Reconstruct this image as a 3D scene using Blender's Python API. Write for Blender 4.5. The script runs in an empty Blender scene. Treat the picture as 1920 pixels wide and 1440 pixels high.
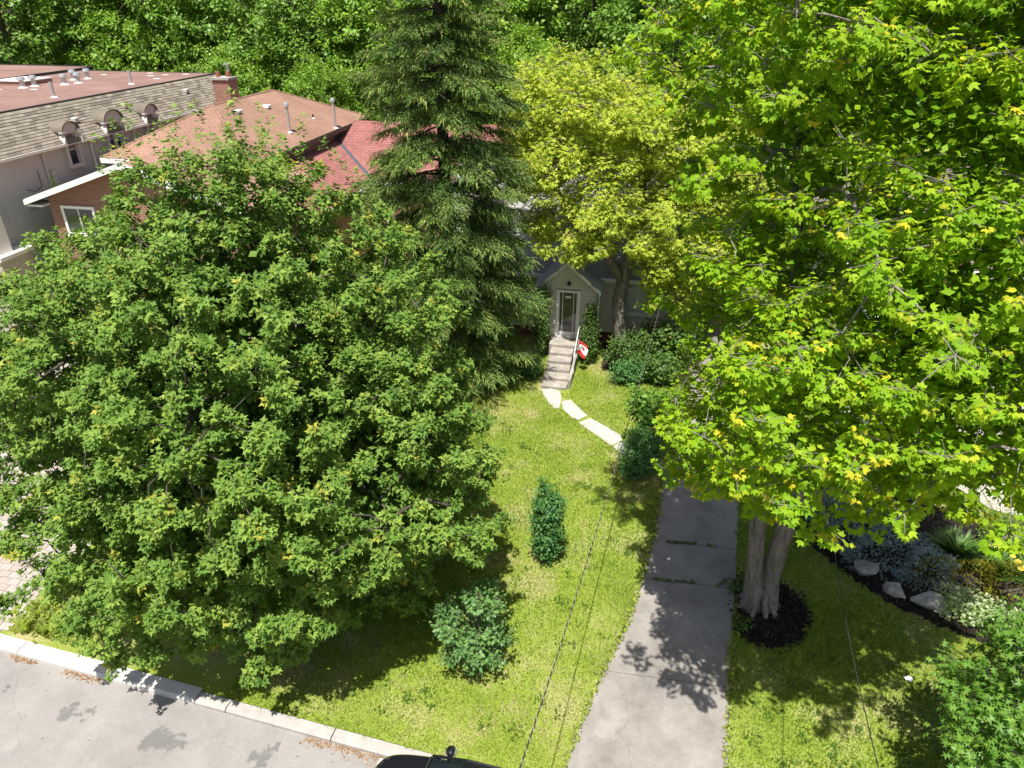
import bpy, math, random
import numpy as np
from mathutils import Vector, Matrix
R = math.radians
S = bpy.context.scene
COL = S.collection
rng = np.random.default_rng(7)
random.seed(7)

# ------------------------------------------------------------------ camera
cam_d = bpy.data.cameras.new("camera"); cam = bpy.data.objects.new("camera", cam_d); COL.objects.link(cam)
cam.location = (0, 0, 14); cam.rotation_euler = (R(61), 0, 0)
cam_d.sensor_width = 36; cam_d.lens = 25.0; cam_d.clip_end = 2000; cam_d.clip_start = .1
S.camera = cam
# ------------------------------------------------------------------ light
SUN_EL, SUN_H = R(69), Vector((-.19, -.982, 0)).normalized()
W = bpy.data.worlds.new("World"); S.world = W; W.use_nodes = True
nt = W.node_tree
sky = nt.nodes.new("ShaderNodeTexSky"); sky.sky_type = 'NISHITA'; sky.sun_disc = False; sky.dust_density = 2.5
sky.sun_elevation = SUN_EL; sky.sun_rotation = math.atan2(SUN_H.x, SUN_H.y)
bg = nt.nodes["Background"]; nt.links.new(sky.outputs[0], bg.inputs[0]); bg.inputs[1].default_value = .072
sd = bpy.data.lights.new("sun", 'SUN'); sun = bpy.data.objects.new("sun", sd); COL.objects.link(sun)
sd.energy = 5.0; sd.angle = R(.5); sd.color = (1, .96, .89)
d_to_sun = (SUN_H * math.cos(SUN_EL) + Vector((0, 0, math.sin(SUN_EL))))
sun.rotation_euler = d_to_sun.to_track_quat('Z', 'Y').to_euler(); sun.location = (0, -10, 40)
vs = S.view_settings
vs.view_transform = 'Standard'; vs.look = 'None'; vs.exposure = 0.72; vs.gamma = 1; vs.use_curve_mapping = False

# ------------------------------------------------------------------ lot frame: u along the street, v away from it
LA = R(11.4); CA, SA = math.cos(LA), math.sin(LA)
def L(u, v, z=0.): return Vector((u*CA + v*SA, -u*SA + v*CA, z))
def toL(x, y): return (x*CA - y*SA, x*SA + y*CA)

# ------------------------------------------------------------------ materials
MATS = {}
def newmat(name):
    m = bpy.data.materials.new(name); m.use_nodes = True; MATS[name] = m
    return m, m.node_tree, m.node_tree.nodes["Principled BSDF"]
def plain(name, col, rough=.6, metal=0, spec=.5):
    m, t, b = newmat(name)
    b.inputs["Base Color"].default_value = (*col, 1); b.inputs["Roughness"].default_value = rough
    b.inputs["Metallic"].default_value = metal; b.inputs["Specular IOR Level"].default_value = spec
    return m
def noisy(name, cols, scale=4, rough=.8, bump=.2, bscale=40, bdist=.01, spec=.3, stretch=(1,1,1), detail=6, fine=None):
    """colour ramp over object-space noise, plus fine bump"""
    m, t, b = newmat(name); N = t.nodes; K = t.links
    tc = N.new("ShaderNodeTexCoord"); mp = N.new("ShaderNodeMapping"); mp.inputs[3].default_value = stretch
    K.new(tc.outputs["Object"], mp.inputs[0])
    n1 = N.new("ShaderNodeTexNoise"); n1.inputs["Scale"].default_value = scale; n1.inputs["Detail"].default_value = detail
    n1.inputs["Roughness"].default_value = .62
    K.new(mp.outputs[0], n1.inputs["Vector"])
    cr = N.new("ShaderNodeValToRGB"); K.new(n1.outputs[0], cr.inputs[0])
    e = cr.color_ramp.elements
    n = len(cols); pos = [.3 + .4*i/(n-1) for i in range(n)]
    e[0].position = pos[0]; e[0].color = (*cols[0], 1); e[1].position = pos[-1]; e[1].color = (*cols[-1], 1)
    for i in range(1, n-1):
        q = e.new(pos[i]); q.color = (*cols[i], 1)
    n2 = N.new("ShaderNodeTexNoise"); n2.inputs["Scale"].default_value = bscale; n2.inputs["Detail"].default_value = 4
    K.new(mp.outputs[0], n2.inputs["Vector"])
    out = cr.outputs[0]
    if fine:
        mr = N.new("ShaderNodeMapRange"); mr.inputs[1].default_value = .3; mr.inputs[2].default_value = .7
        mr.inputs[3].default_value = 1-fine; mr.inputs[4].default_value = 1+fine
        K.new(n2.outputs[0], mr.inputs[0])
        mx = N.new("ShaderNodeMix"); mx.data_type = 'RGBA'; mx.blend_type = 'MULTIPLY'; mx.inputs[0].default_value = 1
        K.new(out, mx.inputs[6]); K.new(mr.outputs[0], mx.inputs[7]); out = mx.outputs[2]
    K.new(out, b.inputs["Base Color"])
    bp = N.new("ShaderNodeBump"); bp.inputs["Strength"].default_value = bump; bp.inputs["Distance"].default_value = bdist
    K.new(n2.outputs[0], bp.inputs["Height"]); K.new(bp.outputs[0], b.inputs["Normal"])
    b.inputs["Roughness"].default_value = rough; b.inputs["Specular IOR Level"].default_value = spec
    m["out_node"] = 0
    return m
def leafmat(name, cols, young=None, trans=.3, rough=.45, spec=.35, tcol=(1.35, 1.25, .55)):
    """per-leaf 'tint' picks from the ramp, 'young' blends towards the fresh-growth colour"""
    m, t, b = newmat(name); N = t.nodes; K = t.links
    a = N.new("ShaderNodeAttribute"); a.attribute_name = "tint"
    cr = N.new("ShaderNodeValToRGB"); K.new(a.outputs["Fac"], cr.inputs[0])
    e = cr.color_ramp.elements; n = len(cols)
    e[0].color = (*cols[0], 1); e[0].position = 0; e[1].color = (*cols[-1], 1); e[1].position = 1
    for i in range(1, n-1):
        q = e.new(i/(n-1)); q.color = (*cols[i], 1)
    out = cr.outputs[0]
    if young:
        y = N.new("ShaderNodeAttribute"); y.attribute_name = "young"
        mx = N.new("ShaderNodeMix"); mx.data_type = 'RGBA'
        K.new(y.outputs["Fac"], mx.inputs[0]); K.new(out, mx.inputs[6]); mx.inputs[7].default_value = (*young, 1)
        out = mx.outputs[2]
    K.new(out, b.inputs["Base Color"]); b.inputs["Roughness"].default_value = rough
    b.inputs["Specular IOR Level"].default_value = spec
    tr = N.new("ShaderNodeBsdfTranslucent")
    m2 = N.new("ShaderNodeMix"); m2.data_type = 'RGBA'; m2.blend_type = 'MULTIPLY'; m2.inputs[0].default_value = 1
    K.new(out, m2.inputs[6]); m2.inputs[7].default_value = (*tcol, 1); K.new(m2.outputs[2], tr.inputs[0])
    ms = N.new("ShaderNodeMixShader"); ms.inputs[0].default_value = trans
    K.new(b.outputs[0], ms.inputs[1]); K.new(tr.outputs[0], ms.inputs[2])
    K.new(ms.outputs[0], N["Material Output"].inputs[0])
    return m

M_maple = leafmat("leaf_maple", [(.072,.155,.026),(.150,.262,.044),(.275,.385,.070)], (.48,.41,.06), trans=.28, rough=.55, spec=.18)
M_maple2 = leafmat("leaf_sunny_maple", [(.125,.27,.010),(.23,.395,.015),(.36,.50,.024)], (.60,.50,.035), trans=.40, rough=.55, spec=.15, tcol=(1.35,1.25,.4))
M_elder = leafmat("leaf_box_elder", [(.26,.37,.04),(.42,.52,.06),(.56,.63,.09)], (.64,.62,.11), trans=.40, spec=.15)
M_spruce = leafmat("needle_spruce", [(.054,.115,.032),(.118,.200,.050),(.22,.315,.078)], (.42,.42,.12), trans=.16, rough=.7, spec=.12)
M_blue = leafmat("needle_blue", [(.15,.215,.225),(.235,.32,.335),(.35,.44,.455)], (.52,.59,.57), trans=.08, rough=.6, spec=.25)
M_far = leafmat("leaf_far_tree", [(.10,.215,.022),(.19,.345,.035),(.30,.46,.055)], (.22,.26,.05), trans=.30)
M_far2 = leafmat("leaf_far_dark", [(.075,.175,.022),(.145,.275,.034),(.23,.38,.05)], (.22,.26,.05), trans=.28)
M_oak = leafmat("leaf_oak", [(.075,.18,.05),(.125,.25,.068),(.19,.32,.09)], None, trans=.28)
M_oak2 = leafmat("leaf_pin_oak", [(.08,.20,.025),(.13,.27,.035),(.20,.34,.05)], None, trans=.34)
M_lilac = leafmat("leaf_lilac", [(.035,.12,.03),(.065,.18,.04),(.12,.26,.06)], None, trans=.22, rough=.45, spec=.35)
M_bush = leafmat("leaf_bush", [(.045,.11,.022),(.085,.17,.03),(.14,.24,.04)], (.30,.30,.05), trans=.3)
M_cedar = leafmat("leaf_cedar", [(.04,.09,.014),(.08,.14,.02),(.14,.19,.025)], None, trans=.15)
M_gold = leafmat("leaf_gold_juniper", [(.20,.22,.014),(.34,.32,.02),(.45,.40,.03)], None, trans=.2)
M_varieg = leafmat("leaf_variegated", [(.14,.26,.06),(.34,.44,.18),(.62,.66,.46)], None, trans=.25)
M_grassy = leafmat("leaf_daylily", [(.05,.13,.025),(.09,.19,.03),(.15,.25,.05)], None, trans=.25)
M_petal = leafmat("petal_yellow", [(.75,.50,.06),(.80,.60,.10)], None, trans=.2)
M_blade = leafmat("grass_blade", [(.125,.215,.016),(.225,.325,.032),(.345,.425,.055)], (.58,.48,.30), trans=.28, rough=.6, spec=.08)
M_litter = leafmat("fallen_leaf", [(.16,.085,.045),(.26,.16,.09),(.38,.27,.16)], None, trans=.1)
M_weed = leafmat("weed", [(.06,.13,.02),(.12,.2,.03)], None, trans=.2)

M_ground = noisy("ground_soil", [(.10,.11,.03),(.16,.17,.045)], 2, bump=.3)
M_lawn = noisy("lawn_turf", [(.13,.19,.022),(.205,.265,.04),(.34,.31,.15)], .55, bump=.8, bscale=26, bdist=.04, fine=.35, rough=.9, spec=.1)
def blotch(m, scale, amt):
    """multiply in weathering blotches"""
    t = m.node_tree; N = t.nodes; K = t.links; b = N["Principled BSDF"]; src = b.inputs["Base Color"].links[0].from_socket
    tc = N.new("ShaderNodeTexCoord"); out = src
    for sc, lo, hi, a in ((scale, .35, .65, amt), (scale*6, .45, .7, amt*.6)):
        n = N.new("ShaderNodeTexNoise"); n.inputs["Scale"].default_value = sc; n.inputs["Detail"].default_value = 8; n.inputs["Roughness"].default_value = .7; n.inputs["Distortion"].default_value = .6
        K.new(tc.outputs["Object"], n.inputs["Vector"])
        r = N.new("ShaderNodeMapRange"); r.inputs[1].default_value = lo; r.inputs[2].default_value = hi; r.inputs[3].default_value = 1-a; r.inputs[4].default_value = 1+a*.4
        K.new(n.outputs[0], r.inputs[0]); x = N.new("ShaderNodeMix"); x.data_type = 'RGBA'; x.blend_type = 'MULTIPLY'; x.inputs[0].default_value = 1
        K.new(out, x.inputs[6]); K.new(r.outputs[0], x.inputs[7]); out = x.outputs[2]
    # hairline cracks
    v = N.new("ShaderNodeTexVoronoi"); v.feature = 'DISTANCE_TO_EDGE'; v.inputs["Scale"].default_value = .27
    nz_ = N.new("ShaderNodeTexNoise"); nz_.inputs["Scale"].default_value = 1.6; nz_.inputs["Detail"].default_value = 6; K.new(tc.outputs["Object"], nz_.inputs["Vector"])
    ad = N.new("ShaderNodeVectorMath"); ad.operation = 'MULTIPLY_ADD'; K.new(nz_.outputs[1], ad.inputs[0]); ad.inputs[1].default_value = (.9,.9,.9); K.new(tc.outputs["Object"], ad.inputs[2]); K.new(ad.outputs[0], v.inputs["Vector"])
    r = N.new("ShaderNodeMapRange"); r.inputs[1].default_value = .002; r.inputs[2].default_value = .005; r.inputs[3].default_value = .86; r.inputs[4].default_value = 1; K.new(v.outputs["Distance"], r.inputs[0])
    x = N.new("ShaderNodeMix"); x.data_type = 'RGBA'; x.blend_type = 'MULTIPLY'; x.inputs[0].default_value = 1; K.new(out, x.inputs[6]); K.new(r.outputs[0], x.inputs[7])
    K.new(x.outputs[2], b.inputs["Base Color"]); return m
M_conc = noisy("driveway_concrete", [(.205,.186,.168),(.275,.252,.230),(.33,.305,.28)], .9, bump=.25, bscale=60, bdist=.006, fine=.14, rough=.85)
M_path = noisy("path_concrete", [(.36,.335,.30),(.47,.44,.40)], 2.5, bump=.2, bscale=50, bdist=.006, fine=.1, rough=.85)
M_kerbn = noisy("kerb_new_concrete", [(.46,.44,.41),(.58,.56,.52)], 2, bump=.15, bscale=60, bdist=.005, fine=.06)
M_kerbo = noisy("kerb_old_concrete", [(.30,.28,.26),(.42,.395,.365)], 3, bump=.25, bscale=60, bdist=.006, fine=.15)
M_step = noisy("step_concrete", [(.30,.27,.235),(.44,.40,.355)], 3, bump=.3, bscale=40, bdist=.01, fine=.15)
M_paver = noisy("paver", [(.33,.29,.255),(.45,.405,.36)], 1.2, bump=.3, bscale=30, bdist=.008, fine=.12)
M_paver2 = noisy("paver_pink", [(.32,.265,.23),(.41,.345,.305)], 1.2, bump=.3, bscale=30, bdist=.008, fine=.12)
M_sand = noisy("joint_sand", [(.30,.26,.22),(.36,.32,.27)], 3)
M_mulch = noisy("mulch", [(.012,.010,.009),(.03,.024,.02),(.055,.045,.04)], 18, bump=1, bscale=40, bdist=.05, rough=.95, spec=.1)
M_bark = noisy("bark_grey", [(.13,.11,.092),(.22,.195,.17),(.30,.27,.24)], 3.2, bump=1, bscale=9, bdist=.05, stretch=(2.4,2.4,.35), fine=.3, rough=.95, spec=.15)
M_barkd = noisy("bark_dark", [(.05,.042,.034),(.11,.095,.08)], 4, bump=.8, bscale=12, bdist=.03, stretch=(2,2,.5), rough=.95, spec=.15)
M_twig = noisy("twig_pale", [(.14,.12,.10),(.24,.215,.19)], 4, bump=.4, bscale=20, rough=.9)
M_cone = noisy("spruce_cone", [(.30,.19,.085),(.42,.29,.14)], 6)
M_stucco = noisy("stucco_grey", [(.42,.41,.40),(.47,.46,.45)], .8, bump=.25, bscale=70, bdist=.006, fine=.04)
M_trim = noisy("stucco_trim", [(.46,.45,.43),(.50,.49,.47)], 1.5, bump=.1)
M_white = plain("white_paint", (.78,.78,.76), .5)
M_cream = plain("cream_trim", (.72,.70,.64), .6)
M_brownroof = noisy("roof_brown_membrane", [(.215,.128,.108),(.25,.152,.13),(.28,.173,.149)], .35, bump=.35, bscale=55, bdist=.006, fine=.12, rough=.9, spec=.2, stretch=(1,1,1))
M_brownroof2 = noisy("roof_brown_shingle", [(.265,.155,.113),(.315,.188,.138),(.355,.215,.16)], .5, bump=.4, bscale=55, bdist=.008, fine=.15, rough=.92, spec=.15)
M_shA = noisy("shingle_tan", [(.19,.165,.13),(.27,.24,.19)], 1.1, bump=.4, bscale=60, bdist=.006, fine=.15, rough=.95, spec=.15)
M_shB = noisy("shingle_dark_tan", [(.13,.112,.09),(.20,.175,.14)], 1.1, bump=.4, bscale=60, bdist=.006, fine=.15, rough=.95, spec=.15)
M_shC = noisy("shingle_light_tan", [(.24,.21,.17),(.31,.28,.225)], 1.1, bump=.4, bscale=60, bdist=.006, fine=.15, rough=.95, spec=.15)
M_red = noisy("shingle_red", [(.265,.11,.097),(.33,.145,.128)], 1.5, bump=.4, bscale=60, bdist=.006, fine=.2, rough=.92, spec=.15)
M_red2 = noisy("shingle_red_dull", [(.225,.095,.085),(.285,.125,.112)], 1.5, bump=.4, bscale=60, bdist=.006, fine=.2, rough=.92, spec=.15)
M_greyroof = noisy("shingle_grey", [(.30,.28,.27),(.42,.40,.385)], 1.2, bump=.4, bscale=60, bdist=.006, fine=.2, rough=.92, spec=.15)
M_edge = plain("metal_dark_edge", (.035,.032,.032), .5)
M_metal = plain("metal_galvanised", (.62,.62,.62), .38, .7)
M_valley = plain("metal_valley", (.12,.14,.17), .45, .5)
M_glass = plain("window_glass", (.03,.035,.04), .06, 0, .8)
M_glassl = plain("window_glass_curtained", (.52,.56,.56), .12, 0, .6)
M_alum = plain("aluminium_white", (.70,.71,.73), .35, .1)
M_black = plain("black_iron", (.02,.02,.02), .5)
M_stone = noisy("veneer_stone", [(.36,.32,.27),(.52,.47,.41)], 3, bump=.6, bscale=14, bdist=.03, fine=.15)
M_boulder = noisy("boulder", [(.24,.225,.20),(.38,.36,.325),(.52,.49,.44)], 2.6, bump=.7, bscale=9, bdist=.04, fine=.2)
M_mortar = noisy("mortar", [(.48,.44,.40),(.56,.52,.48)], 8)
M_br = [noisy("brick_"+n, [a, b], 5, bump=.4, bscale=50, bdist=.005, fine=.15) for n, a, b in
        (("red",(.20,.060,.042),(.27,.085,.06)), ("dark_red",(.14,.045,.035),(.20,.062,.05)), ("orange",(.27,.095,.06),(.33,.125,.08)))]
M_side = noisy("siding_cream", [(.60,.56,.475),(.67,.62,.53)], 1.5, bump=.08)
M_gapshade = plain("siding_gap_shade", (.10,.09,.08), .9)  # wall core coloured dark so the board gaps show as shadow lines
M_sidew = noisy("siding_white", [(.62,.62,.60),(.68,.68,.66)], 1.5, bump=.08)
M_wire = plain("wire_black", (.03,.03,.03), .5)
M_wireg = plain("wire_grey", (.32,.31,.30), .5)
M_flagr = plain("flag_red", (.50,.015,.03), .7)
M_flagw = plain("flag_white", (.75,.74,.73), .7)
M_carp = plain("car_paint_black", (.010,.010,.014), .16, 0, .6); M_carp.node_tree.nodes["Principled BSDF"].inputs["Coat Weight"].default_value = 1
M_carg = plain("car_glass", (.012,.018,.02), .08, 0, .6)
M_rubber = plain("tyre_rubber", (.02,.02,.02), .8)
M_lamp = plain("lamp_lens", (.75,.78,.8), .1)

# brick walls too far away to pick the bricks apart
def brickmat(name):
    m, t, b = newmat(name); N = t.nodes; K = t.links
    tc = N.new("ShaderNodeTexCoord"); sx = N.new("ShaderNodeSeparateXYZ"); K.new(tc.outputs["Object"], sx.inputs[0])
    ad = N.new("ShaderNodeMath"); K.new(sx.outputs[0], ad.inputs[0]); K.new(sx.outputs[1], ad.inputs[1])
    cx = N.new("ShaderNodeCombineXYZ"); K.new(ad.outputs[0], cx.inputs[0]); K.new(sx.outputs[2], cx.inputs[1])
    br = N.new("ShaderNodeTexBrick"); K.new(cx.outputs[0], br.inputs[0])
    br.inputs["Color1"].default_value = (.30,.12,.08,1); br.inputs["Color2"].default_value = (.23,.085,.06,1)
    br.inputs["Mortar"].default_value = (.36,.31,.27,1); br.inputs["Scale"].default_value = 1
    br.inputs["Brick Width"].default_value = .22; br.inputs["Row Height"].default_value = .078; br.inputs["Mortar Size"].default_value = .008
    K.new(br.outputs[0], b.inputs["Base Color"]); b.inputs["Roughness"].default_value = .9
    bp = N.new("ShaderNodeBump"); bp.inputs["Strength"].default_value = .5; bp.inputs["Distance"].default_value = .01
    K.new(br.outputs[1], bp.inputs["Height"]); bp.invert = True; K.new(bp.outputs[0], b.inputs["Normal"])
    return m
M_brickfar = brickmat("brick_wall_far")

# road: aged asphalt with oil stains that have their own places
def roadmat():
    m = noisy("road_asphalt", [(.245,.230,.217),(.285,.268,.253),(.325,.306,.289)], .45, bump=.3, bscale=70, bdist=.006, fine=.12, rough=.88, spec=.25)
    t = m.node_tree; N = t.nodes; K = t.links; b = N["Principled BSDF"]
    src = b.inputs["Base Color"].links[0].from_socket
    tc = N.new("ShaderNodeTexCoord")
    nz = N.new("ShaderNodeTexNoise"); nz.inputs["Scale"].default_value = 4.5; nz.inputs["Detail"].default_value = 5
    K.new(tc.outputs["Object"], nz.inputs["Vector"])
    sub = N.new("ShaderNodeVectorMath"); sub.operation = 'SUBTRACT'; sub.inputs[1].default_value = (.5,.5,.5); K.new(nz.outputs[1], sub.inputs[0])
    sc = N.new("ShaderNodeVectorMath"); sc.operation = 'SCALE'; sc.inputs["Scale"].default_value = .75; K.new(sub.outputs[0], sc.inputs[0])
    ad = N.new("ShaderNodeVectorMath"); K.new(tc.outputs["Object"], ad.inputs[0]); K.new(sc.outputs[0], ad.inputs[1])
    acc = None
    for (x, y, r) in STAINS:
        d = N.new("ShaderNodeVectorMath"); d.operation = 'DISTANCE'; K.new(ad.outputs[0], d.inputs[0]); d.inputs[1].default_value = (x, y, 0)
        mr = N.new("ShaderNodeMapRange"); mr.inputs[1].default_value = r*1.05; mr.inputs[2].default_value = r*.8; K.new(d.outputs["Value"], mr.inputs[0])
        if acc is None: acc = mr.outputs[0]
        else:
            mx = N.new("ShaderNodeMath"); mx.operation = 'MAXIMUM'; K.new(acc, mx.inputs[0]); K.new(mr.outputs[0], mx.inputs[1]); acc = mx.outputs[0]
    # small drips
    vo = N.new("ShaderNodeTexVoronoi"); vo.inputs["Scale"].default_value = 2.6; K.new(tc.outputs["Object"], vo.inputs["Vector"])
    mr = N.new("ShaderNodeMapRange"); mr.inputs[1].default_value = .085; mr.inputs[2].default_value = .055; K.new(vo.outputs["Distance"], mr.inputs[0])
    nn = N.new("ShaderNodeTexNoise"); nn.inputs["Scale"].default_value = .9; K.new(tc.outputs["Object"], nn.inputs["Vector"])
    mn = N.new("ShaderNodeMapRange"); mn.inputs[1].default_value = .40; mn.inputs[2].default_value = .5; K.new(nn.outputs[0], mn.inputs[0])
    pr = N.new("ShaderNodeMath"); pr.operation = 'MULTIPLY'; K.new(mr.outputs[0], pr.inputs[0]); K.new(mn.outputs[0], pr.inputs[1])
    mx = N.new("ShaderNodeMath"); mx.operation = 'MAXIMUM'; K.new(acc, mx.inputs[0]); K.new(pr.outputs[0], mx.inputs[1])
    s2 = N.new("ShaderNodeMath"); s2.operation = 'MULTIPLY'; s2.inputs[1].default_value = .72; K.new(mx.outputs[0], s2.inputs[0])
    mc = N.new("ShaderNodeMix"); mc.data_type = 'RGBA'; K.new(s2.outputs[0], mc.inputs[0]); K.new(src, mc.inputs[6]); mc.inputs[7].default_value = (.13,.135,.125,1)
    K.new(mc.outputs[2], b.inputs["Base Color"])
    return m
STAINS = [(-9.9,10.35,.26),(-9.5,10.3,.2),(-7.65,9.72,.34),(-7.2,9.65,.22),(-5.3,9.22,.27),(-5.05,9.45,.14),(-11.6,10.9,.15)]
M_road = blotch(roadmat(), .5, .12); blotch(M_conc, .7, .16); blotch(M_step, 1.5, .25)
for m_ in (M_brownroof, M_brownroof2): blotch(m_, .35, .14)

# ------------------------------------------------------------------ object helpers
def tag(o, label=None, cat=None, group=None, kind=None):
    if label: o["label"] = label
    if cat: o["category"] = cat
    if group: o["group"] = group
    if kind: o["kind"] = kind
    return o
def empty(name, loc=(0,0,0), rz=0.):
    o = bpy.data.objects.new(name, None); COL.objects.link(o); o.location = loc; o.rotation_euler = (0, 0, rz)
    o.empty_display_size = .3
    return o
def link(name, me, mat, parent=None):
    o = bpy.data.objects.new(name, me); COL.objects.link(o)
    if mat and not me.materials:
        for m in (mat if isinstance(mat, (list, tuple)) else [mat]): me.materials.append(m)
    if parent: o.parent = parent
    return o
class MB:
    """collects faces; coordinates are whatever frame the caller uses"""
    def __init__(s, o=(0,0,0)): s.v = []; s.f = []; s.o = Vector(o); s.smooth = False
    def add(s, vs, fs):
        n = len(s.v); s.v += [tuple(Vector(p) - s.o) for p in vs]; s.f += [tuple(i+n for i in f) for f in fs]; return s
    def box(s, a, b):
        x0,y0,z0 = a; x1,y1,z1 = b
        x0,x1 = min(x0,x1),max(x0,x1); y0,y1 = min(y0,y1),max(y0,y1); z0,z1 = min(z0,z1),max(z0,z1)
        return s.add([(x0,y0,z0),(x1,y0,z0),(x1,y1,z0),(x0,y1,z0),(x0,y0,z1),(x1,y0,z1),(x1,y1,z1),(x0,y1,z1)],
                     [(0,3,2,1),(4,5,6,7),(0,1,5,4),(1,2,6,5),(2,3,7,6),(3,0,4,7)])
    def prism(s, poly, n0, n1):
        """poly: 3d points of one face, extruded from offset n0 to n1 (vectors)"""
        k = len(poly); n0 = Vector(n0); n1 = Vector(n1)
        vs = [Vector(p)+n0 for p in poly] + [Vector(p)+n1 for p in poly]
        return s.add(vs, [tuple(range(k-1,-1,-1)), tuple(range(k,2*k))] + [(i,(i+1)%k,k+(i+1)%k,k+i) for i in range(k)])
    def tube(s, pts, rad, k=8, cap=True):
        pts = [Vector(p) for p in pts]; n = len(pts); base = len(s.v)
        rad = rad if hasattr(rad, '__len__') else [rad]*n
        prev = None
        for i, p in enumerate(pts):
            t = (pts[min(i+1,n-1)] - pts[max(i-1,0)]).normalized()
            if prev is None:
                a = Vector((0,0,1)) if abs(t.z) < .9 else Vector((1,0,0)); e1 = t.cross(a).normalized()
            else: e1 = (prev - t*prev.dot(t)).normalized()
            prev = e1; e2 = t.cross(e1)
            for j in range(k):
                an = 2*math.pi*j/k; s.v.append(tuple(p + (e1*math.cos(an)+e2*math.sin(an))*rad[i] - s.o))
        for i in range(n-1):
            for j in range(k):
                a = base+i*k+j; b = base+i*k+(j+1)%k; s.f.append((a, b, b+k, a+k))
        if cap:
            s.f.append(tuple(base+j for j in range(k-1,-1,-1))); s.f.append(tuple(base+(n-1)*k+j for j in range(k)))
        return s
    def mesh(s, name):
        me = bpy.data.meshes.new(name); me.from_pydata(s.v, [], s.f); me.update()
        if s.smooth: me.polygons.foreach_set("use_smooth", [True]*len(me.polygons))
        return me
    def build(s, name, mat, parent=None): return link(name, s.mesh(name), mat, parent)
def lot_root(name, u, v, z=0.):
    """an Empty at a thing's base, turned to the lot; its parts are given in absolute lot coordinates"""
    e = empty(name, L(u, v, z), -LA); e["_o"] = (u, v, z); return e
def lmb(root): return MB(root["_o"])
def bevel(o, w=.02, seg=2):
    m = o.modifiers.new("bevel", 'BEVEL'); m.width = w; m.segments = seg; m.limit_method = 'ANGLE'; return o

def scatter_mesh(name, tv, tf, pos, mats, attrs=None, smooth=False):
    """one mesh out of many copies of a small triangle template (tv n*3, tf m*3), pos N*3, mats N*3*3 (columns x,y,z)"""
    tv = np.asarray(tv, float); tf = np.asarray(tf, int); N = len(pos); n = len(tv); m = len(tf)
    V = np.einsum('nij,kj->nki', mats, tv) + pos[:, None, :]
    F = tf[None] + (np.arange(N)*n)[:, None, None]
    me = bpy.data.meshes.new(name)
    me.vertices.add(N*n); me.vertices.foreach_set("co", V.astype(np.float32).ravel())
    me.loops.add(N*m*3); me.loops.foreach_set("vertex_index", F.astype(np.int32).ravel())
    me.polygons.add(N*m); me.polygons.foreach_set("loop_start", (np.arange(N*m)*3).astype(np.int32))
    me.polygons.foreach_set("use_smooth", np.full(N*m, smooth))
    for k, a in (attrs or {}).items():
        at = me.attributes.new(k, 'FLOAT', 'FACE'); at.data.foreach_set("value", np.repeat(np.asarray(a, np.float32), m))
    me.update(); me.validate(); return me
def norm(a): return a / np.maximum(np.linalg.norm(a, axis=-1, keepdims=True), 1e-9)
def frames(axis, nrm):
    """x,y,z columns with y = axis, z close to nrm"""
    y = norm(axis); x = norm(np.cross(y, nrm)); z = np.cross(x, y)
    return np.stack([x, y, z], -1)

# ------------------------------------------------------------------ leaf templates (base at origin, length 1 along +y, face +z)
def fan(outline, c, droop=.22, fold=.18):
    P = [c] + outline; v = [(x, y, -droop*y*y - fold*abs(x)) for x, y in P]
    k = len(outline); return np.array(v), np.array([(0, 1+i, 1+(i+1)%k) for i in range(k)])
def mirror(h): return h + [(-x, y) for x, y in reversed(h) if abs(x) > 1e-6]
T_MAPLE = fan(mirror([(0,0),(.46,.08),(.62,.58),(.22,.52),(0,1)]), (0,.33))
T_MAPLE_S = (np.array([(0,0,0),(.56,.34,-.14),(.22,.46,-.04),(0,1,-.24),(-.22,.46,-.04),(-.56,.34,-.14)]), np.array([(0,1,2),(0,2,3),(0,3,4),(0,4,5)]))
T_MAPLE_M = (lambda P: (np.array([(x,y,-.32*y*y-.28*abs(x)) for x,y in P]), np.array([(0,i,i+1) for i in range(1,7)])))([(0,0),(.50,.14),(.60,.60),(.20,.55),(0,1.05),(-.20,.55),(-.60,.60),(-.50,.14)])
T_MAPLE_D = fan(mirror([(0,0),(.46,.08),(.33,.30),(.60,.64),(.22,.57),(0,1.05)]), (0,.33), .30, .22)
T_OAK = fan(mirror([(0,0),(.10,.16),(.34,.30),(.13,.42),(.40,.62),(.13,.70),(0,1)]), (0,.45), .2, .1)
T_PIN = fan(mirror([(0,0),(.05,.22),(.36,.30),(.07,.46),(.42,.66),(.06,.68),(0,1)]), (0,.5), .25, .1)
T_OVAL = fan([(0,0),(.26,.28),(.24,.62),(0,1),(-.24,.62),(-.26,.28)], (0,.45), .2, .25)
T_DIAM = (np.array([(0,0,0),(.34,.45,-.12),(0,1,-.2),(-.34,.45,-.12)]), np.array([(0,1,2),(0,2,3)]))
def compound(k=5):
    v, f = [], []
    def leaflet(bx, by, ang, l):
        n = len(v); c, s_ = math.cos(ang), math.sin(ang)
        for x, y in ((0,0),(.21*l,.45*l),(0,l),(-.21*l,.45*l)):
            X = bx + x*c + y*s_; Y = by - x*s_ + y*c; v.append((X, Y, -.18*Y*Y - .14*abs(X)))
        f.extend([(n,n+1,n+2),(n,n+2,n+3)])
    leaflet(0,.45,0,.58); leaflet(0,.35,.95,.55); leaflet(0,.35,-.95,.55)
    return np.array(v), np.array(f)
T_COMP = compound()
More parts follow.
